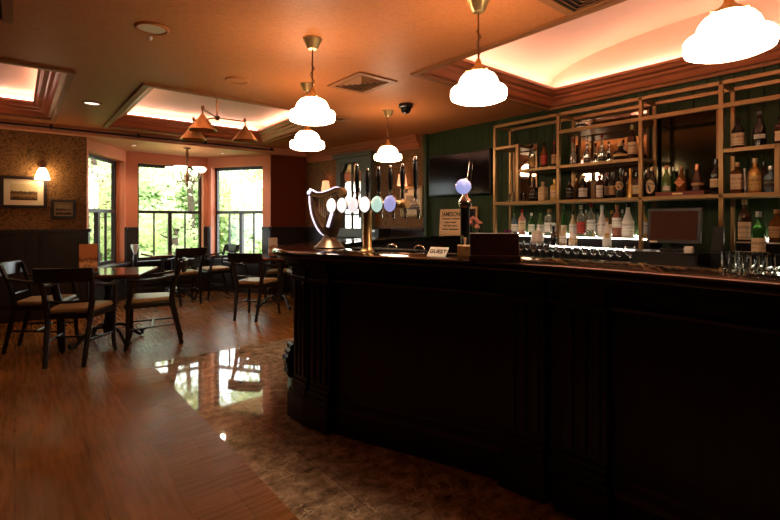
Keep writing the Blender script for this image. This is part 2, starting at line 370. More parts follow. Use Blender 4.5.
def rect_sweep(mb, rect, prof, mi=0):       # profile of (inset, z) swept round a rectangle
    x0, x1, y0, y1 = rect; n = len(prof); vs = []
    for sx, sy in ((0, 0), (1, 0), (1, 1), (0, 1)):
        for d, z in prof: vs.append((x1-d if sx else x0+d, y1-d if sy else y0+d, z))
    fs = [(c*n+k, ((c+1) % 4)*n+k, ((c+1) % 4)*n+k+1, c*n+k+1) for c in range(4) for k in range(n-1)]
    mb.add(vs, fs, mi)
for ti, (x0, x1, y0, y1) in enumerate(TRAYS):
    cr = MB(); r = (x0, x1, y0, y1)
    rect_sweep(cr, r, [(-0.05, ZC), (-0.05, ZC-0.018), (0.0, ZC-0.018), (0.0, ZC+0.01)], 1)
    rect_sweep(cr, r, [(0.0, ZC+0.01), (0.03, ZC+0.012), (0.045, ZC+0.03), (0.06, ZC+0.055), (0.085, ZC+0.07), (0.095, ZC+0.09), (0.13, ZC+0.10), (0.15, ZC+0.125), (0.17, ZC+0.13), (0.17, ZC+0.155)], 0)
    struct('tray_crown', cr, [M['trimpaint'], M['trayedge']], parent=ceil)
    rc = MB()
    rect_sweep(rc, r, [(0.17, ZC+0.155), (0.0, ZC+0.155)] + ([(0.0, ZC+0.26)] if ti < 2 else []))
    if ti < 2:
        quad(rc, [(x0, y0, ZC+0.26), (x1, y0, ZC+0.26), (x1, y1, ZC+0.26), (x0, y1, ZC+0.26)])
    else:
        N = 24
        for yy in (y0, y1): quad(rc, [(x0, yy, ZC+0.155), (x1, yy, ZC+0.155), (x1, yy, ZC+0.2), (x0, yy, ZC+0.2)])
        for k in range(N):
            a, b_ = math.pi*k/N, math.pi*(k+1)/N
            ya, yb = (y0+y1)/2-math.cos(a)*(y1-y0)/2, (y0+y1)/2-math.cos(b_)*(y1-y0)/2
            za, zb = ZC+0.2+math.sin(a)**0.8*0.33, ZC+0.2+math.sin(b_)**0.8*0.33
            quad(rc, [(x0, ya, za), (x1, ya, za), (x1, yb, zb), (x0, yb, zb)])
            for xx in (x0, x1): quad(rc, [(xx, ya, ZC+0.155), (xx, yb, ZC+0.155), (xx, yb, zb), (xx, ya, za)])
    struct('tray_recess', rc, [M['recess']], parent=ceil, smooth=25)
    st = MB(); d = 0.055; z = ZC+0.172
    st.bb(x0+d-.012, x0+d+.012, y0+.1, y1-.1, z-.01, z+.01); st.bb(x1-d-.012, x1-d+.012, y0+.1, y1-.1, z-.01, z+.01)
    st.bb(x0+.1, x1-.1, y0+d-.012, y0+d+.012, z-.01, z+.01); st.bb(x0+.1, x1-.1, y1-d-.012, y1-d+.012, z-.01, z+.01)
    o = st.build('cove_light', M['cove'], ceil)

def wall(name, A, B, z0, z1, mats, hole=None, th=0.2, zsplit=None, dado=True, lapse=0.0, dadomat='dado'):
    """wall from A to B; the room is on its right-hand side; hole = (s0,s1,z0,z1)"""
    A = Vector((*A, 0)); B = Vector((*B, 0)); L = (B-A).length; t = (B-A).normalized(); n = Vector((-t.y, t.x, 0))   # n points out of the room
    mb = MB()
    R = Matrix((t, n, Vector((0, 0, 1)))).transposed()
    def seg(m_, s0, s1, a, b, d0=0.0, d1=th, mi=0):
        if s1-s0 < 1e-4 or b-a < 1e-4: return
        m_.box(A+t*((s0+s1)/2)+n*((d0+d1)/2)+Vector((0, 0, (a+b)/2)), (s1-s0, d1-d0, b-a), 0, mi, R)
    if hole:
        h0, h1, hz0, hz1 = hole
        seg(mb, 0, h0, z0, z1); seg(mb, h1, L, z0, z1); seg(mb, h0, h1, z0, hz0); seg(mb, h0, h1, hz1, z1)
    else: seg(mb, 0, L, z0, z1)
    w_ = struct(name, mb, mats)
    if dado:
        dm = MB(); cm = MB()
        spans = [(lapse, hole[0], ZD), (hole[1], L-lapse, ZD), (hole[0], hole[1], hole[2])] if hole else [(lapse, L-lapse, ZD)]
        for s0, s1, top in spans:
            if s1-s0 < 0.01: continue
            seg(dm, s0, s1, 0, top, -0.016, -0.001)
            if top == ZD: seg(cm, s0, s1, top-0.03, top+0.015, -0.04, 0.0)
            seg(cm, s0, s1, 0, 0.14, -0.032, 0.0)
            k = max(1, int((s1-s0)/0.55)); pw = (s1-s0)/k
            for i in range(k):
                a, b_ = s0+i*pw+0.06, s0+(i+1)*pw-0.06
                if b_-a > 0.06 and top > 0.5:
                    for q in ((a, b_, 0.20, 0.222), (a, b_, top-0.12, top-0.098), (a, a+0.022, 0.20, top-0.1), (b_-0.022, b_, 0.20, top-0.1)): seg(dm, *q, -0.03, -0.014)
        dm.build('dado_panel', M[dadomat], w_); cm.build('dado_cap', M[dadomat], w_, bevel=0.006)
    return w_, A, t, n, R

wall('wall_left', (XL, YN), (XL, YF), 0, ZC+0.05, [M['darkpaper']])
wall('wall_far_left', (XL, YF), BAY[0], 0, ZC, [M['wallpaper']], lapse=0.0)
HZ0, HZ1 = 0.58, 2.18
LB = (Vector(BAY[1])-Vector(BAY[0])).length
bays = [('wall_bay_left', BAY[0], BAY[1], (0.04*LB, 0.95*LB, HZ0, HZ1)), ('wall_bay', BAY[1], BAY[2], (0.17, 1.20, HZ0, HZ1)), ('wall_bay_right', BAY[2], BAY[3], (0.05*LB, 0.89*LB, HZ0, HZ1))]
wn = 0
WLAB = [ 'left', 'middle', 'right']
for nm, A, B, hole in bays:
    w_, A3, t, n, R = wall(nm, A, B, 0, ZB+0.02, [M['coral']], hole, th=0.18)
    wn += 1
    h0, h1, z0, z1 = hole
    win = thing('window_%d' % wn, 'dark framed %s window of the bay with green trees outside' % WLAB[wn-1], 'window'); win['kind'] = 'structure'
    del win['category']
    def wb(mb, s0, s1, a, b, d0=0.12, d1=0.18):
        mb.box(A3+t*((s0+s1)/2)+n*((d0+d1)/2)+Vector((0, 0, (a+b)/2)), (s1-s0, d1-d0, b-a), 0, 0, R)
    f = MB(); fw = 0.036
    wb(f, h0, h0+fw, z0, z1); wb(f, h1-fw, h1, z0, z1); wb(f, h0+fw, h1-fw, z0, z0+0.05); wb(f, h0+fw, h1-fw, z1-0.05, z1)
    f.build('window_frame', M['frame'], win, bevel=0.004)
    tr = MB(); wb(tr, h0+fw, h1-fw, 1.36, 1.41, 0.115, 0.185); tr.build('transom_bar', M['frame'], win, bevel=0.004)
    mu = MB(); c = (h0+h1)/2
    wb(mu, c-0.028, c+0.028, z0+0.05, 1.36, 0.12, 0.18); mu.build('mullion', M['frame'], win)
    for q in ((h0+c)/2+0.01, (h1+c)/2-0.01):
        g = MB(); wb(g, q-0.011, q+0.011, z0+0.05, 1.36, 0.135, 0.165); g.build('glazing_bar', M['frame'], win)
    p = MB(); wb(p, h0+fw, h1-fw, 1.41, z1-0.05, 0.148, 0.151); p.build('pane', M['pane'], win)
    p = MB(); wb(p, h0+fw, h1-fw, z0+0.05, 1.36, 0.148, 0.151); p.build('pane', M['pane'], win)
    si = MB(); wb(si, h0-0.05, h1+0.05, z0-0.035, z0+0.002, -0.07, 0.0); wb(si, h0+0.001, h1-0.001, z0-0.035, z0+0.002, 0.0, 0.12); si.build('window_sill', M['frame'], win, bevel=0.005)
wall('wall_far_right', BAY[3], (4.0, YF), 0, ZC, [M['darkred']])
wall('wall_right_wallpaper', (4.0, YF), (4.46, 4.72), 0, ZC, [M['wallpaper']])
gw, *_ = wall('wall_right', (XR, 4.72), (XR, YN), 0, ZC+0.05, [M['green']], dado=False)
eg = MB(); eg.bb(4.44, 4.50, 4.67, 4.735, 0, ZC); struct('trim_1', eg, [M['greenplain']], bevel=0.004)
wall('wall_near', (XR, YN), (XL, YN), 0, ZC+0.05, [M['darkpaper']])
# cornice on the wallpaper wall beyond the bar
co = MB(); A = Vector((4.0, YF, 0)); B = Vector((4.46, 4.72, 0)); t = (B-A).normalized(); n = Vector((-t.y, t.x, 0))
R = Matrix((t, n, Vector((0, 0, 1)))).transposed()
for d, a, b_ in ((0.03, 2.26, 2.31), (0.05, 2.31, 2.35), (0.09, 2.35, 2.40), (0.12, 2.40, 2.45)):
    co.box((A+B)/2-n*(d/2)+Vector((0, 0, (a+b_)/2)), ((B-A).length-0.15, d, b_-a), 0, 0, R)
struct('trim_2', co, [M['trimpaint']])
# black rail along the beam at the bay, on small brackets
rl = thing('curtain_rail', 'long thin black rail under the beam in front of the window bay', 'rail', (0.9, 7.12, 2.40))
mb = MB(); mb.tube([(-3.0, 0, 0), (2.42, 0, 0)], 0.012, 8); mb.build('rail_tube', M['rail'], rl, smooth=60)
for x in (-1.6, -0.55, 0.42, 1.32, 2.38):
    mb = MB(); mb.box((x, 0.012, 0.012), (0.03, 0.05, 0.055)); mb.build('bracket', M['rail'], rl, bevel=0.004)

# ------------------------------------------------------------------ outdoors
ol = MB(); quad(ol, [(-25, 9.05, -0.4), (30, 9.05, -0.4), (30, 40, -0.4), (-25, 40, -0.4)]); tag(ol.build('lawn', M['grass']), 'green lawn outside the bay windows', 'lawn', kind='structure')
def tree(x, y, h, rad, lab, lm, nl=5200, low=0.14):
    rt = thing('garden_tree', lab, 'tree', (x, y, -0.4), 0, 'trees outside the bay')
    tk = MB(); tk.tube([(0, 0, 0), (0.05, 0.03, h*0.3), (-0.06, 0.02, h*0.6), (0, 0, h*0.85)], [0.13, 0.10, 0.07, 0.03], 8)
    for k in range(6):
        a = k*1.05; z = h*(0.35+0.08*k); tk.tube([(0, 0, z), (math.cos(a)*rad*.3, math.sin(a)*rad*.3, z+h*.07), (math.cos(a)*rad*.5, math.sin(a)*rad*.5, z+h*.12)], [0.04, 0.022, 0.008], 6)
    tk.build('trunk', M['trunk'], rt, smooth=60)
    cl = [(random.gauss(0, rad*.55), random.gauss(0, rad*.5), h*random.uniform(low, 1.0), random.uniform(.28, .5)*rad) for _ in range(15)]
    lf = MB()
    for _ in range(nl):
        cx, cy, cz, cr = random.choice(cl)
        d = Vector((random.gauss(0, 1), random.gauss(0, 1), random.gauss(0, 1))).normalized()*cr*random.random()**.4
        p = Vector((cx, cy, cz))+d; s = random.uniform(.05, .11)
        u = Vector((random.gauss(0, 1), random.gauss(0, 1), random.gauss(0, .6))).normalized(); v = u.cross(Vector((random.gauss(0, 1), random.gauss(0, 1), random.gauss(0, 1)))).normalized()
        lf.add([p-u*s, p-v*s*.45+u*s*.1, p+u*s, p+v*s*.45+u*s*.1], [(0, 1, 2, 3)])
    lf.build('foliage', lm, rt)
TL = ['slim pale green tree outside, seen through the left bay window', 'broad yellow-green tree outside, left half of the middle bay window', 'tall leafy tree outside, right half of the middle bay window', 'fresh green tree outside, seen through the right bay window',
      'farther pale tree behind the others outside the middle window', 'far green tree outside beyond the right window', 'round low shrub outside under the middle bay window', 'low bush outside at the foot of the right bay window', 'low bush outside at the foot of the left bay window']
tree(-0.9, 12.8, 5.0, 1.35, TL[0], LEAF[1]); tree(1.6, 13.8, 5.4, 1.4, TL[1], LEAF[0]); tree(4.1, 14.6, 5.8, 1.5, TL[2], LEAF[2]); tree(6.6, 13.4, 5.4, 1.5, TL[3], LEAF[0])
tree(2.0, 20, 8.0, 2.6, TL[4], LEAF[1], 6500, .08); tree(10.0, 19, 7.5, 2.6, TL[5], LEAF[0], 6500, .08)
tree(2.9, 11.3, 1.9, 0.8, TL[6], LEAF[1], 1500, .2); tree(5.4, 10.9, 1.8, 0.7, TL[7], LEAF[2], 1300, .2); tree(-0.2, 10.9, 1.8, 0.7, TL[8], LEAF[0], 1300, .2)
hd = thing('garden_hedge', 'tall dense green hedge closing the garden behind the trees outside', 'hedge', (2.5, 23.5, -.4))
mb = MB(); mb.bb(-16, 16, -.15, .15, .001, 3.4); mb.build('hedge_core', M['grass'], hd)
mb = MB()
for _ in range(9000):
    p = Vector((random.uniform(-16, 16), -random.uniform(.15, .9), random.uniform(.05, 4.6)**1)); z_ = random.uniform(.14, .26)
    u = Vector((random.gauss(0, 1), random.gauss(0, 1), random.gauss(0, .6))).normalized(); v = u.cross(Vector((random.gauss(0, 1), random.gauss(0, 1), random.gauss(0, 1)))).normalized()
    mb.add([p-u*z_, p-v*z_*.5, p+u*z_, p+v*z_*.5], [(0, 1, 2, 3)])
mb.build('foliage', LEAF[1], hd)

# ------------------------------------------------------------------ ceiling fittings
def pendant(x, y, lab, drop=0.0):
    rt = thing('pendant_lamp', lab, 'lamp', (x, y, ZC), 0, 'white glass pendants over the bar')
    mb = MB(); mb.lathe([(0.0, 0), (0.062, 0), (0.064, -.008), (0.056, -.018), (0.036, -.062), (0.028, -.070), (0.0, -.072)], n=12); mb.build('ceiling_rose', M['brass'], rt, smooth=40)
    q = drop; mb = MB(); mb.tube([(0, 0, -.07), (0, 0, -.335-q)], 0.0045, 6); mb.build('rod', M['oldbrass'], rt)
    mb = MB(); mb.tube([(0.004, 0, -.15)]+[(0.014*math.sin(k*.9), 0.012*math.cos(k*.9), -.17-k*.012) for k in range(12)]+[(0, 0, -.335-q)], 0.0035, 6); mb.build('cord', M['oldbrass'], rt, smooth=60)
    mb = MB(); mb.lathe([(0.0, -.322), (0.012, -.324), (0.016, -.342), (0.020, -.357), (0.034, -.372), (0.052, -.385), (0.055, -.398), (0.045, -.400)], (0, 0, -q), 16)
    for k in range(3):
        a = k*2.094+.4; mb.tube([(0.045*math.cos(a), 0.045*math.sin(a), -.388-q), (0.072*math.cos(a), 0.072*math.sin(a), -.394-q)], 0.006, 6)
    mb.build('gallery', M['brass'], rt, smooth=40)
    mb = MB(); mb.lathe([(0.045, -.394), (0.062, -.399), (0.084, -.411), (0.099, -.430), (0.108, -.452), (0.113, -.470), (0.120, -.478), (0.143, -.484), (0.151, -.495), (0.152, -.525), (0.147, -.541), (0.12, -.552), (0.08, -.558), (0.0, -.56)], (0, 0, -q), 32)
    mb.build('glass_shade', M['opal'], rt, smooth=50)
    ld = bpy.data.lights.new('pendant_beam', 'SPOT'); ld.energy = 16; ld.color = (1.0, 0.72, 0.46); ld.spot_size = math.radians(150); ld.spot_blend = 1.0; ld.shadow_soft_size = 0.08
    lo = bpy.data.objects.new('pendant_beam', ld); C.objects.link(lo); lo.parent = rt; lo.location = (0, 0, -.575-q)
    return rt
pendant(2.155, 0.565, 'nearest white glass pendant, largest at the top right corner')
pendant(1.96, 1.65, 'white glass pendant on brass rod, in front of the lit tray edge over the bar')
pendant(1.53, 2.70, 'white glass pendant beside the square ceiling vent, partly above another pendant')
pendant(2.00, 3.62, 'white glass pendant hanging just below and behind the one by the vent', .025)
pendant(3.17, 3.94, 'smallest, farthest white glass pendant, above the beer taps')

# triple copper cone fixture in the tray
rt = thing('cone_light_fixture', 'ceiling fixture of three copper cone shades under the lit tray', 'lamp', (1.80, 5.36, 0))
mb = MB(); mb.lathe([(0, 2.71), (0.075, 2.71), (0.07, 2.69), (0.03, 2.66), (0, 2.655)], n=20); mb.build('ceiling_rose', M['oldbrass'], rt, smooth=40)
mb = MB(); mb.tube([(0, 0, 2.66), (0, 0, 2.43)], 0.011, 8); mb.lathe([(0, 2.45), (0.03, 2.44), (0.038, 2.42), (0.02, 2.395), (0, 2.39)], n=14); mb.build('stem', M['oldbrass'], rt, smooth=40)
for x, y in ((-.26, -.33), (-.17, .30), (.32, -.01)):
    mb = MB(); mb.tube([(0, 0, 2.42), (x, y, 2.42), (x*1.02, y*1.02, 2.40), (x*1.02, y*1.02, 2.36)], 0.008, 8); mb.lathe([(0, .03), (.014, .025), (.018, 0), (.012, -.02)], (x, y, 2.43), 10); mb.build('arm', M['oldbrass'], rt, smooth=50)
    mb = MB(); mb.lathe([(0.018, 2.365), (0.024, 2.35), (0.138, 2.205), (0.142, 2.195), (0.138, 2.197), (0.020, 2.345)], (x*1.02, y*1.02, 0), 28); cs = mb.build('cone_shade', M['copper'], rt, smooth=40)
    mb = MB(); mb.lathe([(0, 2.29), (0.03, 2.28), (0.036, 2.25), (0.02, 2.225), (0, 2.22)], (x*1.02, y*1.02, 0), 14); mb.build('bulb', M['opal_dim'], cs, smooth=60)

# chandelier of the bay
rt = thing('bay_chandelier', 'brass chandelier with pale glass bowls hanging in the window bay', 'chandelier', (2.04, 7.42, 0))
mb = MB(); mb.lathe([(0, 2.349), (0.055, 2.349), (0.05, 2.335), (0.015, 2.32), (0, 2.32)], n=16); mb.build('ceiling_rose', M['oldbrass'], rt, smooth=40)
mb = MB(); mb.lathe([(0, 2.33), (.012, 2.32), (.024, 2.26), (.016, 2.20), (.012, 2.02), (.018, 1.96), (.034, 1.92), (.026, 1.86), (.012, 1.82), (.022, 1.79), (.010, 1.76), (0, 1.745)], n=16); mb.build('stem', M['oldbrass'], rt, smooth=50)
for k in range(5):
    a = k*2*math.pi/5+0.25; ca, sa = math.cos(a), math.sin(a)
    mb = MB(); mb.tube(catmull([(0, 0, 1.91), (.07*ca, .07*sa, 1.84), (.15*ca, .15*sa, 1.845), (.20*ca, .20*sa, 1.91), (.215*ca, .215*sa, 1.985)], 5), .007, 6)
    mb.tube(catmull([(.15*ca, .15*sa, 1.845), (.12*ca, .12*sa, 1.80), (.09*ca, .09*sa, 1.82), (.11*ca, .11*sa, 1.84)], 4), .005, 6); mb.build('arm', M['oldbrass'], rt, smooth=60)
    mb = MB(); mb.lathe([(0, 1.985), (.03, 1.985), (.06, 1.998), (.082, 2.02), (.095, 2.05), (.09, 2.05), (.077, 2.024), (.05, 2.005), (0, 1.995)], (.215*ca, .215*sa, 0), 20); mb.build('glass_bowl', M['opal_dim'], rt, smooth=50)

def disc(name, x, y, z, r, lab, cat, mats, rim=True, h=.012):
    rt = thing(name, lab, cat, (x, y, z))
    mb = MB(); mb.lathe([(0, -h*.4), (r*.8, -h*.4), (r*.8, 0), (0, 0)], n=28); mb.build('diffuser', mats[0], rt, smooth=40)
    mb = MB(); mb.lathe([(r*.8, 0), (r*.8, -h*.8), (r*.88, -h), (r, -h*.35), (r, 0)], n=28); mb.build('rim', mats[1], rt, smooth=30)
    return rt
disc('ceiling_speaker', 0.666, 3.18, ZC, .10, 'round cream ceiling speaker at the upper left', 'speaker', (M['grille'], M['ceiling']))
disc('sprinkler_head', 0.69, 3.34, ZC, .012, 'tiny white sprinkler head beside the round ceiling speaker', 'sprinkler', (M['white'], M['white']), h=.022)
disc('recessed_downlight', 0.613, 5.60, ZC, .085, 'recessed downlight between the two left ceiling trays', 'downlight', (M['down'], M['trayedge']))
disc('access_cover', 1.478, 3.90, ZC, .10, 'faint round terracotta cover on the ceiling before the middle tray', 'cover', (M['ceiling'], M['ceiling']))
disc('recessed_downlight', 1.36, 7.63, ZB, .05, 'small downlight in the bay soffit, left of the chandelier', 'downlight', (M['down'], M['soffit']))
disc('recessed_downlight', 2.65, 7.62, ZB, .05, 'small downlight in the bay soffit, right of the chandelier', 'downlight', (M['down'], M['soffit']))
def spot(x, y, z, watts, parent, deg=110):
    ld = bpy.data.lights.new('downlight_beam', 'SPOT'); ld.energy = watts; ld.color = (1.0, 0.80, 0.60); ld.spot_size = math.radians(deg); ld.spot_blend = 0.6; ld.shadow_soft_size = 0.04
    lo = bpy.data.objects.new('downlight_beam', ld); C.objects.link(lo); lo.parent = parent; lo.location = (0, 0, -.03)
for o_ in [o for o in C.objects if o.name.startswith('recessed_downlight')]:
    spot(0, 0, 0, 14 if o_.location.z < 2.4 else 6, o_, 150 if o_.location.z < 2.4 else 90)
def vent(x, y, sx, sy, lab):
    rt = thing('ceiling_vent', lab, 'vent', (x, y, ZC))
    mb = MB()
    for q in ((-sx/2, sx/2, -sy/2, -sy/2+.05), (-sx/2, sx/2, sy/2-.05, sy/2), (-sx/2, -sx/2+.05, -sy/2+.05, sy/2-.05), (sx/2-.05, sx/2, -sy/2+.05, sy/2-.05)): mb.bb(*q, -.012, 0)
    mb.build('vent_frame', M['trayedge'], rt, bevel=.003)
    mb = MB(); mb.bb(-sx/2+.05, sx/2-.05, -sy/2+.05, sy/2-.05, -.003, -.001); mb.build('backing', M['blackmatte'], rt)
    for k in range(4):
        ix, iy = sx/2-.05-(k+.6)*(sx/2-.05)/4.6, sy/2-.05-(k+.6)*(sy/2-.05)/4.6; q = .011
        mb = MB(); rect_sweep(mb, (-ix, ix, -iy, iy), [(0, -.003), (q, -.014), (q+.004, -.012), (.004, -.003)]); mb.build('louvre', M['trayedge'], rt)
vent(2.36, 3.30, .40, .50, 'square louvred ceiling vent between the pendants')
vent(2.36, 1.24, .36, .40, 'dark ceiling vent cut by the top edge, beside the bar tray')
vent(-0.24, 3.40, .46, .44, 'dark ceiling vent at the upper left corner of the view')
rt = thing('dome_camera', 'black dome security camera on the ceiling right of the vent', 'camera', (3.15, 3.62, ZC))
mb = MB(); mb.lathe([(0, 0), (.075, 0), (.075, -.03), (.06, -.04), (0, -.04)], n=24); mb.build('camera_base', M['black'], rt, smooth=40)
mb = MB(); mb.lathe([(.055, -.04), (.052, -.065), (.035, -.09), (0, -.1)], n=24); mb.build('dome', M['tv'], rt, smooth=60)

# ------------------------------------------------------------------ left wall: sconce and pictures
def sconce(x, lab):
    rt = thing('wall_lamp', lab, 'lamp', (x, YF, 1.80))
    mb = MB(); mb.lathe([(0, 0), (.055, 0), (.05, -.012), (.02, -.02), (0, -.02)], (0, -.001, .16), 20, 0, Matrix.Rotation(-math.pi/2, 3, 'X').inverted() @ Matrix.Rotation(0, 3, 'Z')); mb.build('back_plate', M['oldbrass'], rt, smooth=40)
    mb = MB(); mb.tube(catmull([(0, -.01, .16), (0, -.07, .19), (0, -.10, .17), (0, -.10, .12)], 6), .009, 8); mb.lathe([(0, .02), (.022, .012), (.03, -.02), (.0, -.025)], (0, -.10, .12), 14); mb.build('arm', M['oldbrass'], rt, smooth=60)
    mb = MB(); mb.lathe([(.022, .10), (.034, .09), (.05, .06), (.062, .02), (.075, -.035), (.078, -.045), (.05, -.04), (0, -.03)], (0, -.10, 0), 24); mb.build('glass_shade', M['opal_small'], rt, smooth=50)
sconce(0.266, 'lit wall lamp with white glass shade above the framed picture')
def picture(x0, x1, z0, z1, lab, matw, art, y=YF):
    rt = thing('framed_picture', lab, 'picture', ((x0+x1)/2, y, (z0+z1)/2)); w_, h_ = x1-x0, z1-z0; fw = .035
    mb = MB()
    for q in ((-w_/2, w_/2, -.03, 0, -h_/2, -h_/2+fw), (-w_/2, w_/2, -.03, 0, h_/2-fw, h_/2), (-w_/2, -w_/2+fw, -.03, 0, -h_/2+fw, h_/2-fw), (w_/2-fw, w_/2, -.03, 0, -h_/2+fw, h_/2-fw)): mb.bb(*q)
    mb.build('frame', M['frame'], rt, bevel=.004)
    mb = MB(); mb.bb(-w_/2+fw, w_/2-fw, -.012, -.001, -h_/2+fw, h_/2-fw); mb.build('mount', M['cream'] if matw > .02 else M['goldframe'], rt)
    mb = MB(); k = fw+matw; mb.bb(-w_/2+k, w_/2-k, -.015, -.012, -h_/2+k, h_/2-k); mb.build('painting', art, rt)
picture(-0.14, 0.315, 1.40, 1.79, 'larger framed landscape print with wide cream mount under the wall lamp', .06, M['art'])
picture(0.355, 0.62, 1.27, 1.515, 'small dark framed picture right of the larger print', .012, M['art2'])

# ------------------------------------------------------------------ chairs and tables
def make_chair(lab):
    rt = thing('armchair', lab, 'chair', (0, 0, 0), 0, 'dark wooden armchairs around the tables')
    # facing +Y; origin between the rear feet
    seat = [(-.18, .03), (.18, .03), (.235, .42), (.20, .455), (-.20, .455), (-.235, .42)]
    mb = MB(); mb.prism(seat, .395, .44); mb.build('seat_frame', M['chair'], rt, bevel=.006)
    cu = MB(); ins = [(x*.93, .23+(y-.23)*.93) for x, y in seat]
    cu.prism([(x, y) for x, y in ins], .44, .486)
    cu.build('seat_cushion', M['seat'], rt, bevel=.020, seg=3)
    for s in (-1, 1):
        mb = MB(); mb.tube(catmull([(s*.145, -.05, 0), (s*.155, -.005, .2), (s*.165, .04, .42), (s*.185, .025, .6), (s*.205, -.05, .83)], 5), [.019]*5+[.022]*5+[.025]*5+[.021]*6, 6); mb.build('leg', M['chair'], rt, smooth=40)
        mb = MB(); mb.tube(catmull([(s*.225, .445, 0), (s*.215, .425, .12), (s*.22, .42, .42), (s*.235, .40, .52), (s*.25, .37, .655)], 5), [.016]*3+[.019]*7+[.023]*6+[.019]*5, 6); mb.build('leg', M['chair'], rt, smooth=40)
        mb = MB(); mb.tube(catmull([(s*.195, .0, .70), (s*.225, .12, .68), (s*.25, .26, .665), (s*.252, .38, .672), (s*.245, .41, .655)], 5), [.014]*8+[.018]*13, 6); mb.build('arm', M['chair'], rt, smooth=50)
        mb = MB(); mb.tube([(s*.16, .0, .21), (s*.216, .42, .19)], .010, 6); mb.build('stretcher', M['chair'], rt, smooth=50)
    mb = MB(); mb.tube([(-.185, .22, .2), (.185, .22, .2)], .010, 6); mb.build('stretcher', M['chair'], rt, smooth=50)
    mb = MB(); N = 10
    for i in range(N):
        def P(k):
            u = -1+2*k/N; return u*.225, -.055-.03*(1-u*u)
        (xa, ya), (xb, yb) = P(i), P(i+1)
        mb.add([(xa, ya-.012, .725), (xb, yb-.012, .725), (xb, yb+.012, .725), (xa, ya+.012, .725), (xa, ya-.03, .845), (xb, yb-.03, .845), (xb, yb-.006, .845), (xa, ya-.006, .845)],
               [(0, 1, 5, 4), (2, 3, 7, 6), (4, 5, 6, 7), (3, 2, 1, 0)]+([(0, 4, 7, 3)] if i == 0 else [])+([(1, 2, 6, 5)] if i == N-1 else []))
    mb.build('top_rail', M['chair'], rt, smooth=50, bevel=.004)
    mb = MB(); mb.tube(catmull([(-.175, .03, .55), (0, .0, .545), (.175, .03, .55)], 5), .011, 6); mb.build('lower_rail', M['chair'], rt, smooth=50)
    return rt
CH = [((.02, 5.75), (.92, -.39), 'dark armchair at the left edge, facing right towards the nearest table'),
      ((.347, 4.814), (.46, .89), 'dark armchair nearest the camera on the left, its back towards us'),
      ((1.30, 5.12), (-.97, .24), 'dark armchair with tan seat right of the nearest table, seen from its side'),
      ((2.0, 7.15), (-.12, .99), 'dark armchair with its back to us at the table in the window bay'),
      ((2.76, 7.66), (-.99, -.1), 'dark armchair side-on at the right of the bay table, facing left'),
      ((2.243, 5.58), (.78, .62), 'dark armchair standing alone by the bar end, turned to the far right table'),
      ((3.30, 6.78), (-.5, -.87), 'dark armchair mostly hidden behind the bar end, facing the far right table')]
proto = None
for (p, h, lab) in CH:
    if proto is None: proto = make_chair(lab); o = proto
    else: o = copy_tree(proto, None, lab)
    o.location = (p[0], p[1], 0); o.rotation_euler = (0, 0, math.atan2(h[1], h[0])-math.pi/2)
def make_table(lab):
    rt = thing('pub_table', lab, 'table', (0, 0, 0), 0, 'pedestal tables')
    mb = MB(); mb.box((0, 0, .715), (.76, .76, .03)); mb.build('tabletop', M['table'], rt, bevel=.010, seg=3)
    mb = MB(); mb.box((0, 0, .688), (.50, .50, .022)); mb.build('subframe', M['iron'], rt)
    mb = MB(); mb.lathe([(.10, .676), (.10, .66), (.04, .62), (.03, .5), (.045, .42), (.03, .36), (.035, .24), (.055, .16), (.04, .10), (0, .09)], n=16); mb.build('column', M['iron'], rt, smooth=50)
    for k in range(4):
        a = k*math.pi/2+math.pi/4; ca, sa = math.cos(a), math.sin(a)
        mb = MB(); mb.tube(catmull([(.03*ca, .03*sa, .16), (.12*ca, .12*sa, .17), (.22*ca, .22*sa, .12), (.29*ca, .29*sa, .05), (.34*ca, .34*sa, .02), (.36*ca, .36*sa, .05), (.335*ca, .335*sa, .065)], 5), .017, 7); mb.build('foot', M['iron'], rt, smooth=60)
    return rt
TB = [((.74, 5.47), (.42, .91), 'dark red wooden table nearest on the left, with an orange menu on it'), ((1.93, 7.76), (-.05, 1), 'dark wooden table standing inside the window bay'), ((2.98, 6.16), (.78, .62), 'wooden table behind the bar end, with a white menu on it')]
tp = None
for p, h, lab in TB:
    if tp is None: tp = make_table(lab); o = tp
    else: o = copy_tree(tp, None, lab)
    o.location = (p[0], p[1], 0); o.rotation_euler = (0, 0, math.atan2(h[1], h[0])-math.pi/2)
def menu(x, y, z, rz, lab, m, w_=.16, h_=.27):
    rt = thing('menu_stand', lab, 'menu', (x, y, z), rz)
    mb = MB(); mb.box((0, 0, .012), (w_*1.05, .06, .024)); mb.build('stand_base', M['frame'], rt, bevel=.004)
    mb = MB(); mb.box((0, 0, .024+h_/2), (w_, .008, h_)); mb.build('menu_card', m, rt)
menu(.535, 5.16, .731, math.radians(20), 'orange printed menu card standing on the nearest table', M['menu'])
menu(2.78, 6.0, .731, math.radians(15), 'white and orange menu card on the table behind the bar end', M['menuwhite'], .15, .25)
rt = thing('cup_stand', 'slim dark stand topped by a white cone, before the left bay pier', 'stand', (1.44, 8.02, 0))
mb = MB(); mb.lathe([(0, 0), (.10, 0), (.10, .015), (.025, .04), (.018, .12), (.018, .45), (.03, .55), (.035, .66), (.02, .72), (0, .72)], n=18); mb.build('stand_column', M['black'], rt, smooth=50)
mb = MB(); mb.lathe([(.012, .72), (.02, .73), (.055, .83), (.06, .87), (.05, .87), (.0, .76)], n=18); mb.build('cone_cup', M['white'], rt, smooth=50)
rt = thing('sill_card_holder', 'small black card holder standing on the right bay window sill', 'card holder', (2.90, 7.90, .582), math.radians(-40))
mb = MB(); mb.box((0, 0, .075), (.09, .03, .15)); mb.build('holder_frame', M['black'], rt, bevel=.004)
mb = MB(); mb.box((-.055, -.008, .07), (.015, .012, .13)); mb.build('card_edge', M['white'], rt)

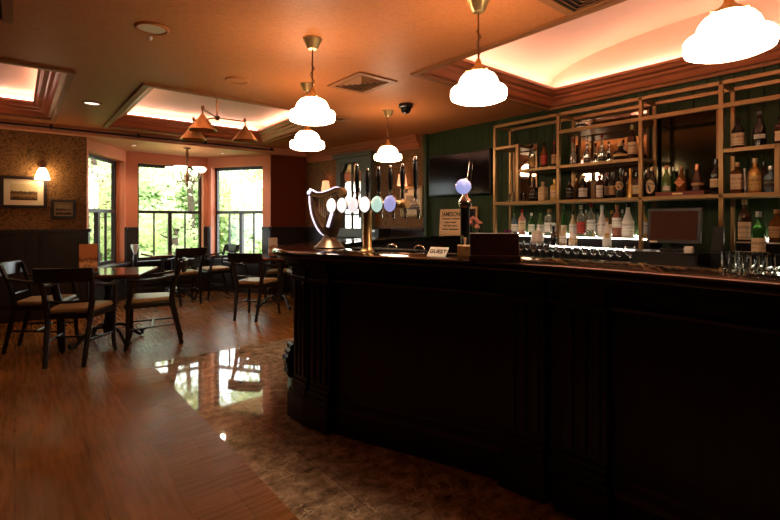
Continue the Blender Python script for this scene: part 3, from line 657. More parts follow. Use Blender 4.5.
# ------------------------------------------------------------------ bar counter
BP = [(1.78, -1.6), (1.78, -1.0), (1.78, -.4), (1.78, .2), (1.775, .77), (1.715, 1.3), (1.58, 1.7), (1.42, 2.1), (1.315, 2.46), (1.31, 2.76), (1.39, 3.0), (1.60, 3.24), (1.92, 3.50), (2.40, 3.80), (3.0, 4.08), (3.7, 4.23), (4.40, 4.25)]
path = [Vector((p.x, p.y)) for p in catmull([(x, y, 0) for x, y in BP], 8)]
def normals(path):
    out = []
    for i in range(len(path)):
        t = (path[min(i+1, len(path)-1)]-path[max(i-1, 0)]).normalized(); out.append((t, Vector((-t.y, t.x))))
    return out
NR = normals(path)
def sweep(mb, prof, i0=0, i1=None, mi=0, closed=True):
    i1 = len(path) if i1 is None else i1; n = len(prof); vs = []
    for i in range(i0, i1):
        for d, z in prof: q = path[i]-NR[i][1]*d; vs.append((q.x, q.y, z))
    m_ = i1-i0; fs = []
    for i in range(m_-1):
        for k in range(n if closed else n-1): fs.append((i*n+k, (i+1)*n+k, (i+1)*n+(k+1) % n, i*n+(k+1) % n))
    if closed: fs.append(tuple(range(n))); fs.append(tuple((m_-1)*n+k for k in range(n)))
    mb.add(vs, fs, mi)
def at_y(y, rising=True):
    best = min(range(1, len(path)-1), key=lambda i: abs(path[i].y-y)); return best
bar = thing('bar_counter', 'long curved dark mahogany bar counter with glossy top', 'bar counter')
mb = MB(); sweep(mb, [(.0, 1.030), (.004, 1.022), (.016, 1.018), (.40, 1.018), (.40, 1.06), (.02, 1.06), (.006, 1.055), (.0, 1.046)]); mb.build('counter_top', M['bartop'], bar, smooth=35)
mb = MB(); sweep(mb, [(.14, 0), (.14, 1.018), (.17, 1.018), (.17, 0)]); mb.build('front_panel', M['bar'], bar, smooth=35)
mb = MB(); sweep(mb, [(.10, .885), (.095, .90), (.11, .915), (.11, .965), (.085, .975), (.07, .99), (.03, 1.0), (.03, 1.018), (.139, 1.018), (.139, .885)]); mb.build('frieze', M['bar'], bar, smooth=35)
mb = MB(); sweep(mb, [(.10, 0), (.10, .14), (.115, .155), (.115, .175), (.13, .20), (.139, .205), (.139, 0)]); mb.build('plinth', M['bar'], bar, smooth=35)
mb = MB(); sweep(mb, [(.36, .3), (.36, 1.018), (.38, 1.018), (.38, .3)]); mb.build('back_panel', M['bar'], bar, smooth=35)
def pil(y, w_=.17, idx=None):
    i = idx if idx is not None else at_y(y); p = path[i]; t, n = NR[i]
    if idx is None: p = p+t*((y-p.y)/t.y if abs(t.y) > .1 else 0)
    R = Matrix((Vector((t.x, t.y, 0)), Vector((n.x, n.y, 0)), Vector((0, 0, 1)))).transposed()
    def b(mb, u0, u1, d0, d1, a, c):
        q = p+t*((u0+u1)/2)-n*((d0+d1)/2); mb.box((q.x, q.y, (a+c)/2), (u1-u0, abs(d1-d0), c-a), 0, 0, R)
    pr = MB(); h = w_/2
    b(pr, -h, h, .095, .145, .245, .875)
    for k in (-1, 0, 1):
        u = k*w_*.30; b(pr, u-.014, u+.014, .082, .096, .27, .86)
    o = pr.build('pilaster', M['bar'], bar, bevel=.005)
    bs = MB(); b(bs, -h-.02, h+.02, .055, .145, 0, .155); b(bs, -h-.012, h+.012, .065, .145, .155, .185); b(bs, -h-.004, h+.004, .075, .145, .185, .215); b(bs, -h, h, .085, .145, .215, .245); bs.build('pilaster_base', M['bar'], o, bevel=.005)
    cp = MB(); b(cp, -h-.008, h+.008, .075, .145, .875, .90); b(cp, -h, h, .08, .145, .90, .955); b(cp, -h-.012, h+.012, .055, .145, .955, .985); b(cp, -h-.02, h+.02, .035, .145, .985, 1.017); cp.build('pilaster_capital', M['bar'], o, bevel=.005)
pil(2.40); pil(2.615); pil(1.245, .19); pil(.985, .19); pil(-.45, .19); pil(-.71, .19)
pil(0, .17, idx=at_y(3.80)); 

sc_ = MB(); i_ = at_y(2.83); p_ = path[i_]; t_, n_ = NR[i_]; Rq = Matrix((Vector((t_.x, t_.y, 0)), Vector((n_.x, n_.y, 0)), Vector((0, 0, 1)))).transposed()
for (d, z, r) in ((.105, .25, .036), (.10, .29, .03), (.095, .33, .034), (.105, .37, .03), (.115, .41, .024)):
    q = p_-n_*d; sc_.lathe([(0, -.05), (r, -.045), (r, .045), (0, .05)], (q.x, q.y, z), 14, 0, Rq @ Matrix.Rotation(math.pi/2, 3, 'Y'))
sc_.build('carved_scroll', M['bar'], bar, smooth=45)
# things on the bar
TD = Vector((.331, -.944, 0)); ND = Vector((-.944, -.331, 0))      # along the bar front, towards the customers
RT = Matrix((TD, -ND, Vector((0, 0, 1)))).transposed()
ANG = math.atan2(TD.y, TD.x)
RX = Matrix.Rotation(math.pi/2, 3, 'X')       # lathe axis z -> -y (towards the customers, local)
rt = thing('beer_tap_font', 'brass T-shaped beer font with six lit round badges and black handles', 'beer tap', (1.63, 2.17, 1.06), ANG-math.radians(12))
mb = MB(); mb.lathe([(0, 0), (.045, 0), (.045, .008), (.036, .016), (.028, .026), (.026, .25), (.028, .262), (0, .262)], (-.045, 0, 0), 20); mb.build('column', M['brass'], rt, smooth=40)
mb = MB(); mb.tube([(-.285, 0, .278), (.275, 0, .278)], .024, 14); mb.build('cross_bar', M['brass'], rt, smooth=50)
LC = [(1, .97, .93), (1, .96, .92), (1, .90, .90), (1, .97, .93), (.60, .88, .74), (.45, .45, .85)]; LS = [.62, .60, .52, .60, .46, .42]
for k in range(6):
    u = (k-2.6)*.0985
    mb = MB(); mb.lathe([(.012, 0), (.012, .075), (.036, .088), (.045, .095), (.045, .103)], (u, 0, .278), 24, 0, RX); rg = mb.build('badge_ring', M['chrome'], rt, smooth=40)
    mb = MB(); mb.lathe([(.041, .098), (.041, .105), (.032, .113), (0, .116)], (u, 0, .278), 24, 0, RX); mb.build('lit_badge', lens_mat('badge_glow_%d' % k, LC[k], LS[k]), rg, smooth=50)
    hh = .12 if k not in (0, 5) else .155
    mb = MB(); mb.tube([(u, .02, .278), (u, .11, .278), (u, .135, .26), (u, .135, .20)], [.013, .013, .011, .008], 10); mb.build('spout', M['chrome'], rt, smooth=60)
    mb = MB(); mb.lathe([(0, .02), (.011, .02), (.013, .04), (.010, .07), (.009, .09)], (u, .11, .278), 12); hd = mb.build('tap_lever', M['chrome'], rt, smooth=50)
    mb = MB(); mb.lathe([(0, .09), (.011, .09), (.013, .11), (.017, .13+hh*.3), (.016, .10+hh*.75), (.011, .09+hh), (0, .095+hh)], (u, .11, .278), 12); mb.build('tap_handle', M['black'], hd, smooth=50)
    mb = MB(); mb.lathe([(0, .088+hh), (.010, .088+hh), (.013, .10+hh), (.008, .118+hh), (0, .12+hh)], (u, .11, .278), 12); mb.build('handle_cap', M['chrome'], hd, smooth=50)
rt = thing('drip_tray', 'flat steel drip tray along the bar top under the beer font', 'drip tray', (1.66, 2.20, 1.06), ANG)
mb = MB(); mb.box((0, .13, .006), (.46, .08, .012)); mb.build('tray', M['blackmatte'], rt, bevel=.004)
mb = MB()
for k in range(14): mb.box((-.2+k*.031, .13, .0135), (.012, .06, .003))
mb.build('grille', M['black'], rt)

# illuminated harp font
rt = thing('harp_beer_font', 'harp-shaped beer font edged with white light at the bar end', 'beer tap', (1.655, 2.69, 1.06), ANG)
rt.scale = (1.22, 1.1, .96)
S = .00105
def hp(px, py): return ((px-205)*S, (470-py)*S)
mb = MB(); mb.lathe([(0, 0), (.085, 0), (.088, .008), (.075, .022), (.055, .045), (.036, .07), (.030, .10), (0, .10)], n=24); mb.build('font_foot', M['harpdark'], rt, smooth=50)
def band(mb, cen, wid, y0, y1):       # flat curved bar in the harp's plane
    cen = [Vector((a[0], 0, a[1])) for a in cen]; n_ = len(cen); L, Rr = [], []
    for i in range(n_):
        t_ = (cen[min(i+1, n_-1)]-cen[max(i-1, 0)]).normalized(); pp = Vector((-t_.z, 0, t_.x)); ww = wid[min(len(wid)-1, int(i/(n_-1)*(len(wid)-1)+.5))] if isinstance(wid, list) else wid
        L.append(cen[i]+pp*ww/2); Rr.append(cen[i]-pp*ww/2)
    vs = []
    for i in range(n_):
        for q in (L[i], Rr[i]):
            for yy in (y0, y1): vs.append((q.x, yy, q.z))
    fs = []
    for i in range(n_-1):
        a, b_ = 4*i, 4*(i+1)
        fs += [(a, b_, b_+1, a+1), (a+2, a+3, b_+3, b_+2), (a, a+2, b_+2, b_), (a+1, b_+1, b_+3, a+3)]
    fs += [(0, 1, 3, 2), (4*(n_-1), 4*(n_-1)+2, 4*(n_-1)+3, 4*(n_-1)+1)]
    mb.add(vs, fs)
def cv(pts, n=7): return [(p.x, p.y) for p in catmull([(*hp(*q), 0) for q in pts], n)]
mb = MB(); band(mb, cv([(92, 92), (125, 112), (165, 112), (215, 100), (255, 82), (288, 84), (298, 106), (286, 124), (270, 116)]), .030, -.022, .022); mb.build('harp_neck', M['harpgold'], rt, smooth=40)
mb = MB(); band(mb, cv([(92, 110), (96, 170), (110, 240), (135, 305), (165, 350), (190, 372)]), [.022, .024, .03, .034], -.02, .02); mb.build('harp_pillar', M['harpdark'], rt, smooth=40)
mb = MB(); band(mb, cv([(262, 112), (250, 190), (238, 260), (222, 330), (205, 385)]), [.03, .055, .07, .07], -.03, .03); mb.build('harp_soundboard', M['harpdark'], rt, smooth=40)
ed = MB(); band(ed, cv([(70, 104), (76, 86), (92, 72)]), .010, -.026, -.006); band(ed, cv([(82, 116), (84, 170), (97, 245), (122, 312), (150, 358), (180, 384)]), .006, -.026, -.006)
band(ed, cv([(92, 72), (130, 92), (170, 93), (215, 82), (255, 66), (280, 66)]), .006, -.026, -.010); band(ed, cv([(246, 228), (232, 275), (216, 328)]), .016, -.038, -.030)
ed.build('lit_edge', M['edge'], rt, smooth=40)
sg = MB()
for k in range(9):
    f = k/8; a = (120+f*125, 118-f*10); b_ = (128+f*95, 225+f*90*(1-f)+f*40); a, b_ = hp(*a), hp(*b_)
    sg.tube([(a[0], 0, a[1]), (b_[0], 0, b_[1])], .0024, 5)
sg.build('harp_strings', M['string'], rt)

rt = thing('single_beer_tap', 'single black beer tap column with round blue badge behind the wooden box', 'beer tap', (1.93, 1.72, 1.06), ANG+.25)
mb = MB(); mb.lathe([(0, 0), (.04, 0), (.04, .012), (.026, .02), (.026, .25), (.03, .26), (0, .26)], n=18); mb.build('column', M['black'], rt, smooth=40)
mb = MB(); mb.lathe([(0, .255), (.032, .258), (.038, .275), (.036, .30), (.02, .315), (.014, .35), (0, .35)], n=18); mb.build('chrome_neck', M['chrome'], rt, smooth=50)
mb = MB(); mb.lathe([(.014, 0), (.014, .04), (.042, .05), (.044, .06), (.040, .066)], (0, 0, .37), 24, 0, RX); rg = mb.build('badge_ring', M['chrome'], rt, smooth=40)
mb = MB(); mb.lathe([(.041, .058), (.041, .066), (.03, .074), (0, .077)], (0, 0, .37), 24, 0, RX); mb.build('lit_badge', lens_mat('badge_glow_blue', (.42, .46, .90), .45), rg, smooth=50)
mb = MB(); mb.tube([(.012, .015, .37), (.02, .02, .42), (.03, .02, .51)], [.010, .013, .011], 10); mb.build('tap_handle', M['chrome'], rt, smooth=60)

rt = thing('cutlery_box', 'open light wooden box holding sachets and cutlery on the bar edge', 'box', (1.785, 1.575, 1.06), -math.radians(48))
mb = MB()
for q in ((-.05, .05, -.05, .05, 0, .008), (-.05, -.042, -.05, .05, .008, .062), (.042, .05, -.05, .05, .008, .062), (-.042, .042, -.05, -.042, .008, .062), (-.042, .042, .042, .05, .008, .062)): mb.bb(*q)
mb.build('box_body', M['boxwood'], rt, bevel=.002)
for nm, lab, x, y, h_, m_ in (('teaspoon', 'silver spoon handle standing highest in the light wooden box', -.028, .01, .11, M['chrome']), ('wooden_stirrer', 'pale wooden stirrer leaning in the light wooden box', -.015, .02, .10, M['cream']), ('steel_tongs', 'short steel tongs resting at the right of the light wooden box', .025, -.01, .075, M['steel'])):
    mb = MB(); mb.tube([(0, 0, .009), (.004, .0, h_*.5), (.012, .004, h_)], [.004, .004, .007], 6); o = mb.build(nm, m_, smooth=60)
    c_, s_ = math.cos(-.838), math.sin(-.838); o.location = (1.785+x*c_-y*s_, 1.575+x*s_+y*c_, 1.06); tag(o, lab, nm.split('_')[-1])
rt = thing('sugar_bowl', 'small brown bowl with a shiny rim in the light wooden box', 'bowl', (1.795, 1.555, 1.0685))
mb = MB(); mb.lathe([(0, 0), (.012, 0), (.018, .03), (.020, .055), (.017, .055), (.014, .03), (0, .01)], n=18); mb.build('bowl', M['copper'], rt, smooth=50)
rt = thing('menu_box', 'dark brown wooden menu box standing on the bar right of the tap', 'box', (1.768, 1.392, 1.06), -math.radians(50))
mb = MB(); mb.box((0, 0, .064), (.225, .06, .128)); mb.build('box_body', M['menuwood'], rt, bevel=.004)
mb = MB(); mb.box((0, -.002, .012), (.235, .075, .024)); mb.build('box_foot', M['menuwood'], rt, bevel=.003)

def text(name, body, size, mat_, parent, loc, rot, bold=0.0, sx=1.0):
    cu = bpy.data.curves.new(name, 'FONT'); cu.body = body; cu.size = size; cu.align_x = 'CENTER'; cu.align_y = 'CENTER'; cu.extrude = .0008; cu.offset = bold
    tmp = bpy.data.objects.new('tmp', cu); C.objects.link(tmp)
    me = bpy.data.meshes.new_from_object(tmp.evaluated_get(bpy.context.evaluated_depsgraph_get())); C.objects.unlink(tmp); bpy.data.objects.remove(tmp)
    me.materials.clear(); me.materials.append(mat_)
    o = bpy.data.objects.new(name, me); C.objects.link(o); o.parent = parent; o.location = loc; o.rotation_euler = rot; o.scale = (sx, 1, 1); return o
bpy.context.view_layer.update()
rt = thing('guest_card', 'small white sign card on the bar edge reading GUEST', 'sign', (1.685, 1.70, 1.06), ANG)
Rg = Matrix.Rotation(-math.radians(45), 3, 'X')
mb = MB(); mb.box(Rg @ Vector((0, 0, .033)), (.105, .004, .066), 0, 0, Rg); mb.box((0, .022, .004), (.08, .03, .008)); mb.build('card', M['white'], rt)
pv = Rg @ Vector((0, -.0024, .034)); text('lettering', 'GUEST', .034, M['ink'], rt, tuple(pv), (math.pi/2-math.radians(45), 0, 0), .0008, .95)
for k, (x, y, lab) in enumerate(((1.86, 2.27, 'small arched chrome fitting behind the beer font column'), (1.90, 2.06, 'small arched chrome fitting right of the beer font column'))):
    rt = thing('chrome_fitting', lab, 'fitting', (x, y, 1.06), ANG)
    mb = MB(); mb.tube(catmull([(-.032, 0, 0), (-.03, 0, .022), (0, 0, .034), (.03, 0, .022), (.032, 0, 0)], 5), .006, 8); mb.build('arch', M['chrome'], rt, smooth=60)
    mb = MB(); mb.box((0, 0, .003), (.09, .05, .006)); mb.build('fitting_base', M['black'], rt, bevel=.002)

ORD = ['first', 'second', 'third', 'fourth', 'fifth', 'sixth', 'seventh', 'eighth', 'ninth', 'tenth', 'eleventh', 'twelfth']
def glass_proto(name, kind, lab, group):
    rt = thing(name, lab, 'glass', (0, 0, 0), 0, group)
    mb = MB()
    if kind == 'tumbler': mb.lathe([(0, .0), (.021, .0), (.0245, .03), (.026, .072), (.0245, .072), (.022, .012), (0, .010)], n=20)
    elif kind == 'balloon': mb.lathe([(0, 0), (.032, 0), (.030, .003), (.006, .008), (.004, .055), (.012, .062), (.034, .085), (.041, .115), (.036, .15), (.034, .15), (.038, .115), (.031, .087), (.008, .066), (0, .065)], n=20)
    elif kind == 'shot': mb.lathe([(0, 0), (.024, 0), (.022, .004), (.005, .010), (.004, .05), (.022, .065), (.028, .09), (.027, .125), (.025, .125), (.025, .09), (.018, .068), (0, .06)], n=18)
    else: mb.lathe([(0, 0), (.030, 0), (.033, .06), (.033, .10), (.031, .10), (.029, .012), (0, .01)], n=18)
    b_ = mb.build('bowl', M['glass'], rt, smooth=50)
    if kind == 'mug': mb = MB(); mb.tube(catmull([(.032, 0, .085), (.055, 0, .08), (.056, 0, .035), (.032, 0, .025)], 5), .004, 6); mb.build('handle', M['glass'], rt, smooth=60)
    return rt
def row(name, kind, spots, labs, group):
    p0 = None
    for (x, y, z), lab in zip(spots, labs):
        if p0 is None: p0 = glass_proto(name, kind, lab, group); o = p0
        else: o = copy_tree(p0, None, lab)
        o.location = (x, y, z); o.rotation_euler = (0, 0, random.uniform(0, 6))
def yx(px, X): k = (px-390)/462; return X*(.7764-.6302*k)/(.6302+.7764*k)
sp = [(2.05, yx(px, 2.05), 1.06) for px in (729, 746.5, 764, 781)]
row('tumbler', 'tumbler', sp, ['%s tumbler from the left in the front row at the right end of the bar' % ORD[k] for k in range(4)], 'small tumblers on the right end of the bar')
sp = [(2.118, yx(px, 2.118), 1.06) for px in (736, 754, 772.5)]
row('tumbler', 'tumbler', sp, ['%s tumbler from the left in the rear row at the right of the bar' % ORD[k] for k in range(3)], 'small tumblers on the right end of the bar')

# ------------------------------------------------------------------ back bar
bk = thing('back_bar_counter', 'black back counter with lit bottle ledges below the shelves', 'counter')
mb = MB(); mb.bb(3.62, 4.49, -1.2, 3.70, 0, .87); mb.build('cabinet_body', M['black'], bk)
mb = MB(); mb.bb(3.58, 4.49, -1.22, 3.72, .87, .90); mb.build('worktop', M['bartop'], bk, bevel=.005)
for y0, y1 in ((1.66, 3.30), (-1.2, 1.05)):
    for x0, x1, z0, z1 in ((3.98, 4.20, .90, 1.00), (4.20, 4.46, .90, 1.09)):
        mb = MB(); mb.bb(x0, x1, y0, y1, z0, z1); sg_ = mb.build('bottle_ledge', M['black'], bk, bevel=.002)
        mb = MB(); mb.bb(x0-.007, x0-.001, y0, 2.47 if (y0 > 1 and x0 < 4.1) else y1, z1-.011, z1-.002)
        mb.build('light_strip', M['ledstrip'] if y0 > 1 else M['white'], sg_)
        if x0 > 4.1: mb = MB(); mb.bb(4.452, 4.459, y0, y1, z1+.001, z1+.016); mb.build('hidden_rear_glow', M['rearglow'], sg_)  # unseen glowing strip, added to light bottles and boards from behind
sh = thing('metal_shelving_unit', 'open brass-coloured metal shelving frame full of bottles on the green wall', 'shelving', (0, 0, 0))
XFr, XBk = 4.15, 4.43; T = .031
PY = [3.257, 2.482, 1.712, 1.133, .802, -1.15]      # front post positions along the wall (the fifth is a short one)
def bar_y(nm, x, y0, y1, z, t=T, w_=None):
    mb = MB(); mb.bb(x-(w_ or t)/2, x+(w_ or t)/2, y0, y1, z-t/2, z+t/2); return mb.build(nm, M['goldframe'], sh, bevel=.002)
def post(x, y, z0, z1, t=T):
    mb = MB(); mb.bb(x-t/2, x+t/2, y-t/2, y+t/2, z0, z1); return mb.build('post', M['goldframe'], sh, bevel=.002)
for k, y in enumerate(PY):
    if k == 4: continue
    post(XFr, y, .901 if k == 3 else 1.001, 2.30); post(XBk, y, .901 if k == 3 else 1.091, 2.30, .026)
    mb = MB(); mb.bb(XFr+T/2, XBk-.015, y-.012, y+.012, 2.27, 2.295); mb.build('cross_bar', M['goldframe'], sh)
bar_y('top_beam', XFr, PY[-1]-T/2, PY[0]+T/2, 2.285); bar_y('top_beam', XBk, PY[-1], PY[0], 2.285, .03)
bar_y('beam', XFr, PY[-1], PY[1], 2.11, .034)
def shelf(y0, y1, z):
    mb = MB(); mb.bb(XFr-.0155, XBk+.012, y0, y1, z-.030, z); mb.build('shelf', M['goldframe'], sh, bevel=.002)
shelf(PY[-1], PY[0], 1.447); shelf(PY[2], 2.955, 1.785); shelf(PY[4], PY[3], 1.785); shelf(PY[-1], -.2, 1.785)
shelf(2.955, PY[0], 2.055)
mb = MB(); mb.bb(XFr-.019, XFr+.019, 2.937, 2.973, 1.447, 2.055); mb.build('post', M['goldframe'], sh, bevel=.002)
post(XFr, PY[4], 1.447, 1.785)
shelf(PY[2], PY[1], 2.127)
# mirrors on the boards behind the shelves
for y0, y1, z0, z1, m_, nm, lab, cat in ((2.96, 3.24, 1.46, 2.08, 'mirror', 'wall_mirror', 'narrow mirror behind the left end of the shelves', 'mirror'), (1.80, 2.52, 1.46, 2.26, 'mirror', 'wall_mirror', 'wide mirror behind the middle shelves, reflecting the lit ceiling', 'mirror'), (1.26, 1.73, 1.50, 2.17, 'darkglass', 'dark_mirror', 'dark smoked mirror behind the three bottles on the red box', 'mirror')):
    rt = thing(nm, lab, cat, (4.499, (y0+y1)/2, z0))
    mb = MB(); mb.bb(-.010, -.001, -(y1-y0)/2, (y1-y0)/2, 0, z1-z0); mb.build('mirror_glass', M[m_], rt)
    mb = MB(); fw = .018; a, b_, c = -(y1-y0)/2, (y1-y0)/2, z1-z0
    for q in ((a-fw, a, -fw, c+fw), (b_, b_+fw, -fw, c+fw), (a, b_, -fw, 0), (a, b_, c, c+fw)): mb.bb(-.016, -.001, *q)
    mb.build('mirror_frame', M['oldbrass'], rt)
# television
rt = thing('television', 'black flat television on the green wall left of the shelves', 'television', (4.44, 4.06, 1.84), 0)
mb = MB(); mb.bb(-.03, .03, -.53, .53, -.27, .27); mb.build('case', M['black'], rt, bevel=.006)
mb = MB(); mb.bb(-.034, -.0305, -.515, .515, -.25, .255); mb.build('screen', M['tv'], rt)

# ------------------------------------------------------------------ bottles
BM = {}
def bmat(key):
    if key in BM: return BM[key]
    cols = dict(clear=(.72, .70, .66), amber=(.24, .085, .018), dark=(.014, .009, .007), brown=(.055, .020, .008), green=(.025, .13, .022), lgreen=(.20, .36, .12), white=(.78, .75, .70), cream=(.62, .48, .28), rose=(.52, .20, .13), red=(.28, .02, .015), yellow=(.60, .42, .12), gold=(.52, .30, .09), tan=(.55, .36, .18), orange=(.70, .26, .08), blue=(.10, .17, .22), black=(.01, .01, .01), pink=(.6, .30, .25), copper=(.45, .20, .10), purple=(.16, .03, .11), silver=(.55, .53, .5))
    c = cols[key]
    if key in ('gold', 'copper', 'silver'): m = mat('bottle_'+key, c, .28, .85)
    elif key == 'clear': m = mat('bottle_clear', (.86, .85, .82), .04, trans=.82, spec=.7)
    elif key in ('amber', 'rose', 'lgreen', 'green'): m = mat('bottle_'+key, c, .06, trans=.35, spec=.7, ior=1.3)
    else: m = mat('bottle_'+key, c, .14, spec=.6)
    BM[key] = m; return m
def paper(key):
    k = 'paper_'+key
    if k in BM: return BM[k]
    cols = dict(white=(.80, .77, .70), cream=(.72, .56, .34), red=(.50, .05, .03), black=(.02, .016, .014), tan=(.55, .34, .16), orange=(.78, .30, .10), gold=(.60, .40, .14), green=(.05, .16, .05))
    m, nt, b = _nt(k); c = cols[key]; d = tuple(x*.35 for x in c) if key != 'black' else (.35, .3, .2)
    tc = nt.nodes.new('ShaderNodeTexCoord'); sp_ = nt.nodes.new('ShaderNodeSeparateXYZ'); nt.links.new(tc.outputs['Generated'], sp_.inputs[0])
    n = nt.nodes.new('ShaderNodeTexNoise'); n.inputs['Scale'].default_value = 160; nt.links.new(tc.outputs['Object'], n.inputs['Vector'])
    r_ = ramp(nt, sp_.outputs['Z'], [(0, c), (.10, c), (.11, d), (.15, d), (.16, c), (.34, c), (.36, tuple(x*.6 for x in c)), (.44, tuple(x*.6 for x in c)), (.46, c), (.58, c), (.60, d), (.76, d), (.78, c), (1, c)])
    k2 = ramp(nt, n.outputs['Fac'], [(.42, (0, 0, 0)), (.56, (1, 1, 1))]); nt.links.new(mixc(nt, k2, c, r_), b.inputs['Base Color']); b.inputs['Roughness'].default_value = .55
    BM[k] = m; return m
SHAPES = {      # radius factor, height factor profiles (r relative to body, z relative to height)
    'round': [(0, 0), (.92, 0), (1, .02), (1, .56), (.96, .62), (.62, .71), (.36, .76), (.32, .80), (.32, .93)],
    'wine': [(0, 0), (.95, 0), (1, .02), (1, .50), (.9, .60), (.5, .70), (.34, .78), (.30, .93)],
    'long': [(0, 0), (.95, 0), (1, .02), (1, .36), (.8, .43), (.42, .52), (.32, .62), (.30, .93)],
    'square': [(0, 0), (1, 0), (1.05, .02), (1.05, .66), (.9, .72), (.45, .77), (.36, .80), (.36, .92)],
    'squat': [(0, 0), (.7, 0), (.95, .10), (1, .28), (.92, .46), (.6, .58), (.30, .65), (.26, .70), (.28, .88)],
    'bell': [(0, 0), (.98, 0), (1, .03), (.98, .34), (.86, .50), (.60, .62), (.38, .72), (.32, .80), (.32, .93)],
    'stupa': [(0, 0), (.98, 0), (1, .10), (.9, .14), (.98, .20), (.98, .30), (.86, .34), (.9, .42), (.8, .52), (.6, .60), (.55, .66), (.35, .72), (.32, .84)],
}
def bottle(name, x, y, z, h, r, shape, glass, cap, label, lab, group, lz=(.14, .48), arc=1.25, kind='round', capc=None):
    rt = thing('liquor_bottle' if name is None else name, lab, 'bottle', (x, y, z), 0, group)
    pr = [(a*r, b_*h) for a, b_ in SHAPES[shape]]
    n = 4 if shape == 'square' else 18; R = Matrix.Rotation(math.pi/4+.0, 3, 'Z') if n == 4 else None
    mb = MB()
    if n == 4: mb.lathe([(a*1.2, b_) for a, b_ in pr[:5]]+[], (0, 0, 0), 4, 0, R); mb.lathe(pr[4:], (0, 0, 0), 14)
    else: mb.lathe(pr, (0, 0, 0), n)
    mb.build('glass_body', bmat(glass), rt, smooth=45, bevel=.003 if n == 4 else 0)
    tr, tz = pr[-1]; mb = MB(); mb.lathe([(tr*1.0, tz-h*.06), (tr*1.25, tz-h*.06), (tr*1.25, h), (0, h)], n=14); mb.build('cap', bmat(cap), rt, smooth=45)
    if label:
        zc0, zc1 = lz[0]*h, lz[1]*h; face = math.atan2(-y, -x)     # printed side turned to the room
        if kind == 'diamond':
            lb = MB(); s_ = r*.95; lb.prism([(s_, 0), (0, s_*1.05), (-s_, 0), (0, -s_*1.05)], 0, .004, fn=lambda a, b_, c: (-(r*1.02+c), a, (zc0+zc1)/2+b_)); lb.build('paper_label', paper(label), rt)
        elif kind == 'oval':
            lb = MB(); q = [(math.cos(k*math.pi/10)*r*.8, math.sin(k*math.pi/10)*(zc1-zc0)/2) for k in range(20)]; lb.prism(q, 0, .004, fn=lambda a, b_, c: (-(math.sqrt(max(r*r*1.05-a*a, 0))+c), a, (zc0+zc1)/2+b_)); lb.build('paper_label', paper(label), rt)
        elif n == 4:
            lb = MB(); s_ = 1.05*r*1.2*math.sqrt(.5); lb.bb(-s_-.003, -s_-.0005, -s_*.86, s_*.86, zc0, zc1); lb.bb(-s_*.86, s_*.86, -s_-.003, -s_-.0005, zc0, zc1); lb.build('paper_label', paper(label), rt)
        else:
            lb = MB(); rr = max(a for (a, b_) in pr if True)*1.018
            lb.lathe([(rr*.99, zc0), (rr, zc0), (rr, zc1), (rr*.99, zc1)], (0, 0, 0), 16, 0, None, face-arc, face+arc); lb.build('paper_label', paper(label), rt, smooth=60)
    return rt
G1, G2, G3, G4 = 'bottles on the upper shelf', 'bottles on the long middle shelf', 'bottles on the lit ledges', 'bottles on the right upper shelf'
XB = 4.27
def Yx(px, X):       # where a bottle stands along the back wall, from its bearing and its distance to the wall
    k = (px-390)/462; return X*(.7764-.6302*k)/(.6302+.7764*k)
def bt(px, z, h, r, shape, glass, cap, label, lab, group, X=XB, **k): return bottle(None, X, Yx(px, X), z+.001, h, r, shape, glass, cap, label, lab, group, **k)
Z1, Z2, ZU, ZL = 1.785, 1.447, 1.09, 1.0
# upper shelf
bt(532, Z1, .265, .037, 'round', 'clear', 'black', 'gold', 'clear bottle with gold label at the left end of the upper shelf', G1)
bt(544, Z1, .27, .037, 'round', 'amber', 'black', 'red', 'amber bottle with red label, second on the upper shelf', G1)
bt(554.5, Z1, .27, .034, 'wine', 'brown', 'red', 'tan', 'brown bottle on the upper shelf half hidden by the second post', G1)
bt(573.5, Z1, .265, .030, 'long', 'clear', 'red', None, 'slender clear bottle with red top, left of three on the upper shelf', G1)
bt(587, Z1, .265, .033, 'long', 'clear', 'silver', 'black', 'slender clear bottle with dark base, middle of three on the upper shelf', G1, lz=(.04, .2))
bt(602, Z1, .265, .033, 'long', 'clear', 'red', 'black', 'slender bottle with red neck and dark base on the upper shelf', G1, lz=(.04, .2))
bt(620.5, Z1, .165, .062, 'squat', 'dark', 'cream', 'gold', 'round squat black bottle with pale stopper on the upper shelf', G1, lz=(.24, .36), arc=1.1)
bt(632, Z1, .31, .036, 'round', 'brown', 'cream', 'cream', 'tall bottle with cream label at the right end of the upper shelf', G1, lz=(.16, .5))
# right upper shelf
bt(738, Z1, .235, .040, 'round', 'dark', 'black', 'cream', 'dark bottle with cream label on the short right upper shelf', G4, X=4.24, lz=(.1, .5))
bt(759.5, Z1, .26, .042, 'bell', 'dark', 'clear', 'white', 'black decanter with white lettering pattern on the right upper shelf', G4, X=4.24, lz=(.22, .34), arc=.9)
bt(781, Z1, .2, .036, 'square', 'brown', 'black', 'cream', 'bottle with pale label cut by the right edge of the view', G4, X=4.24)
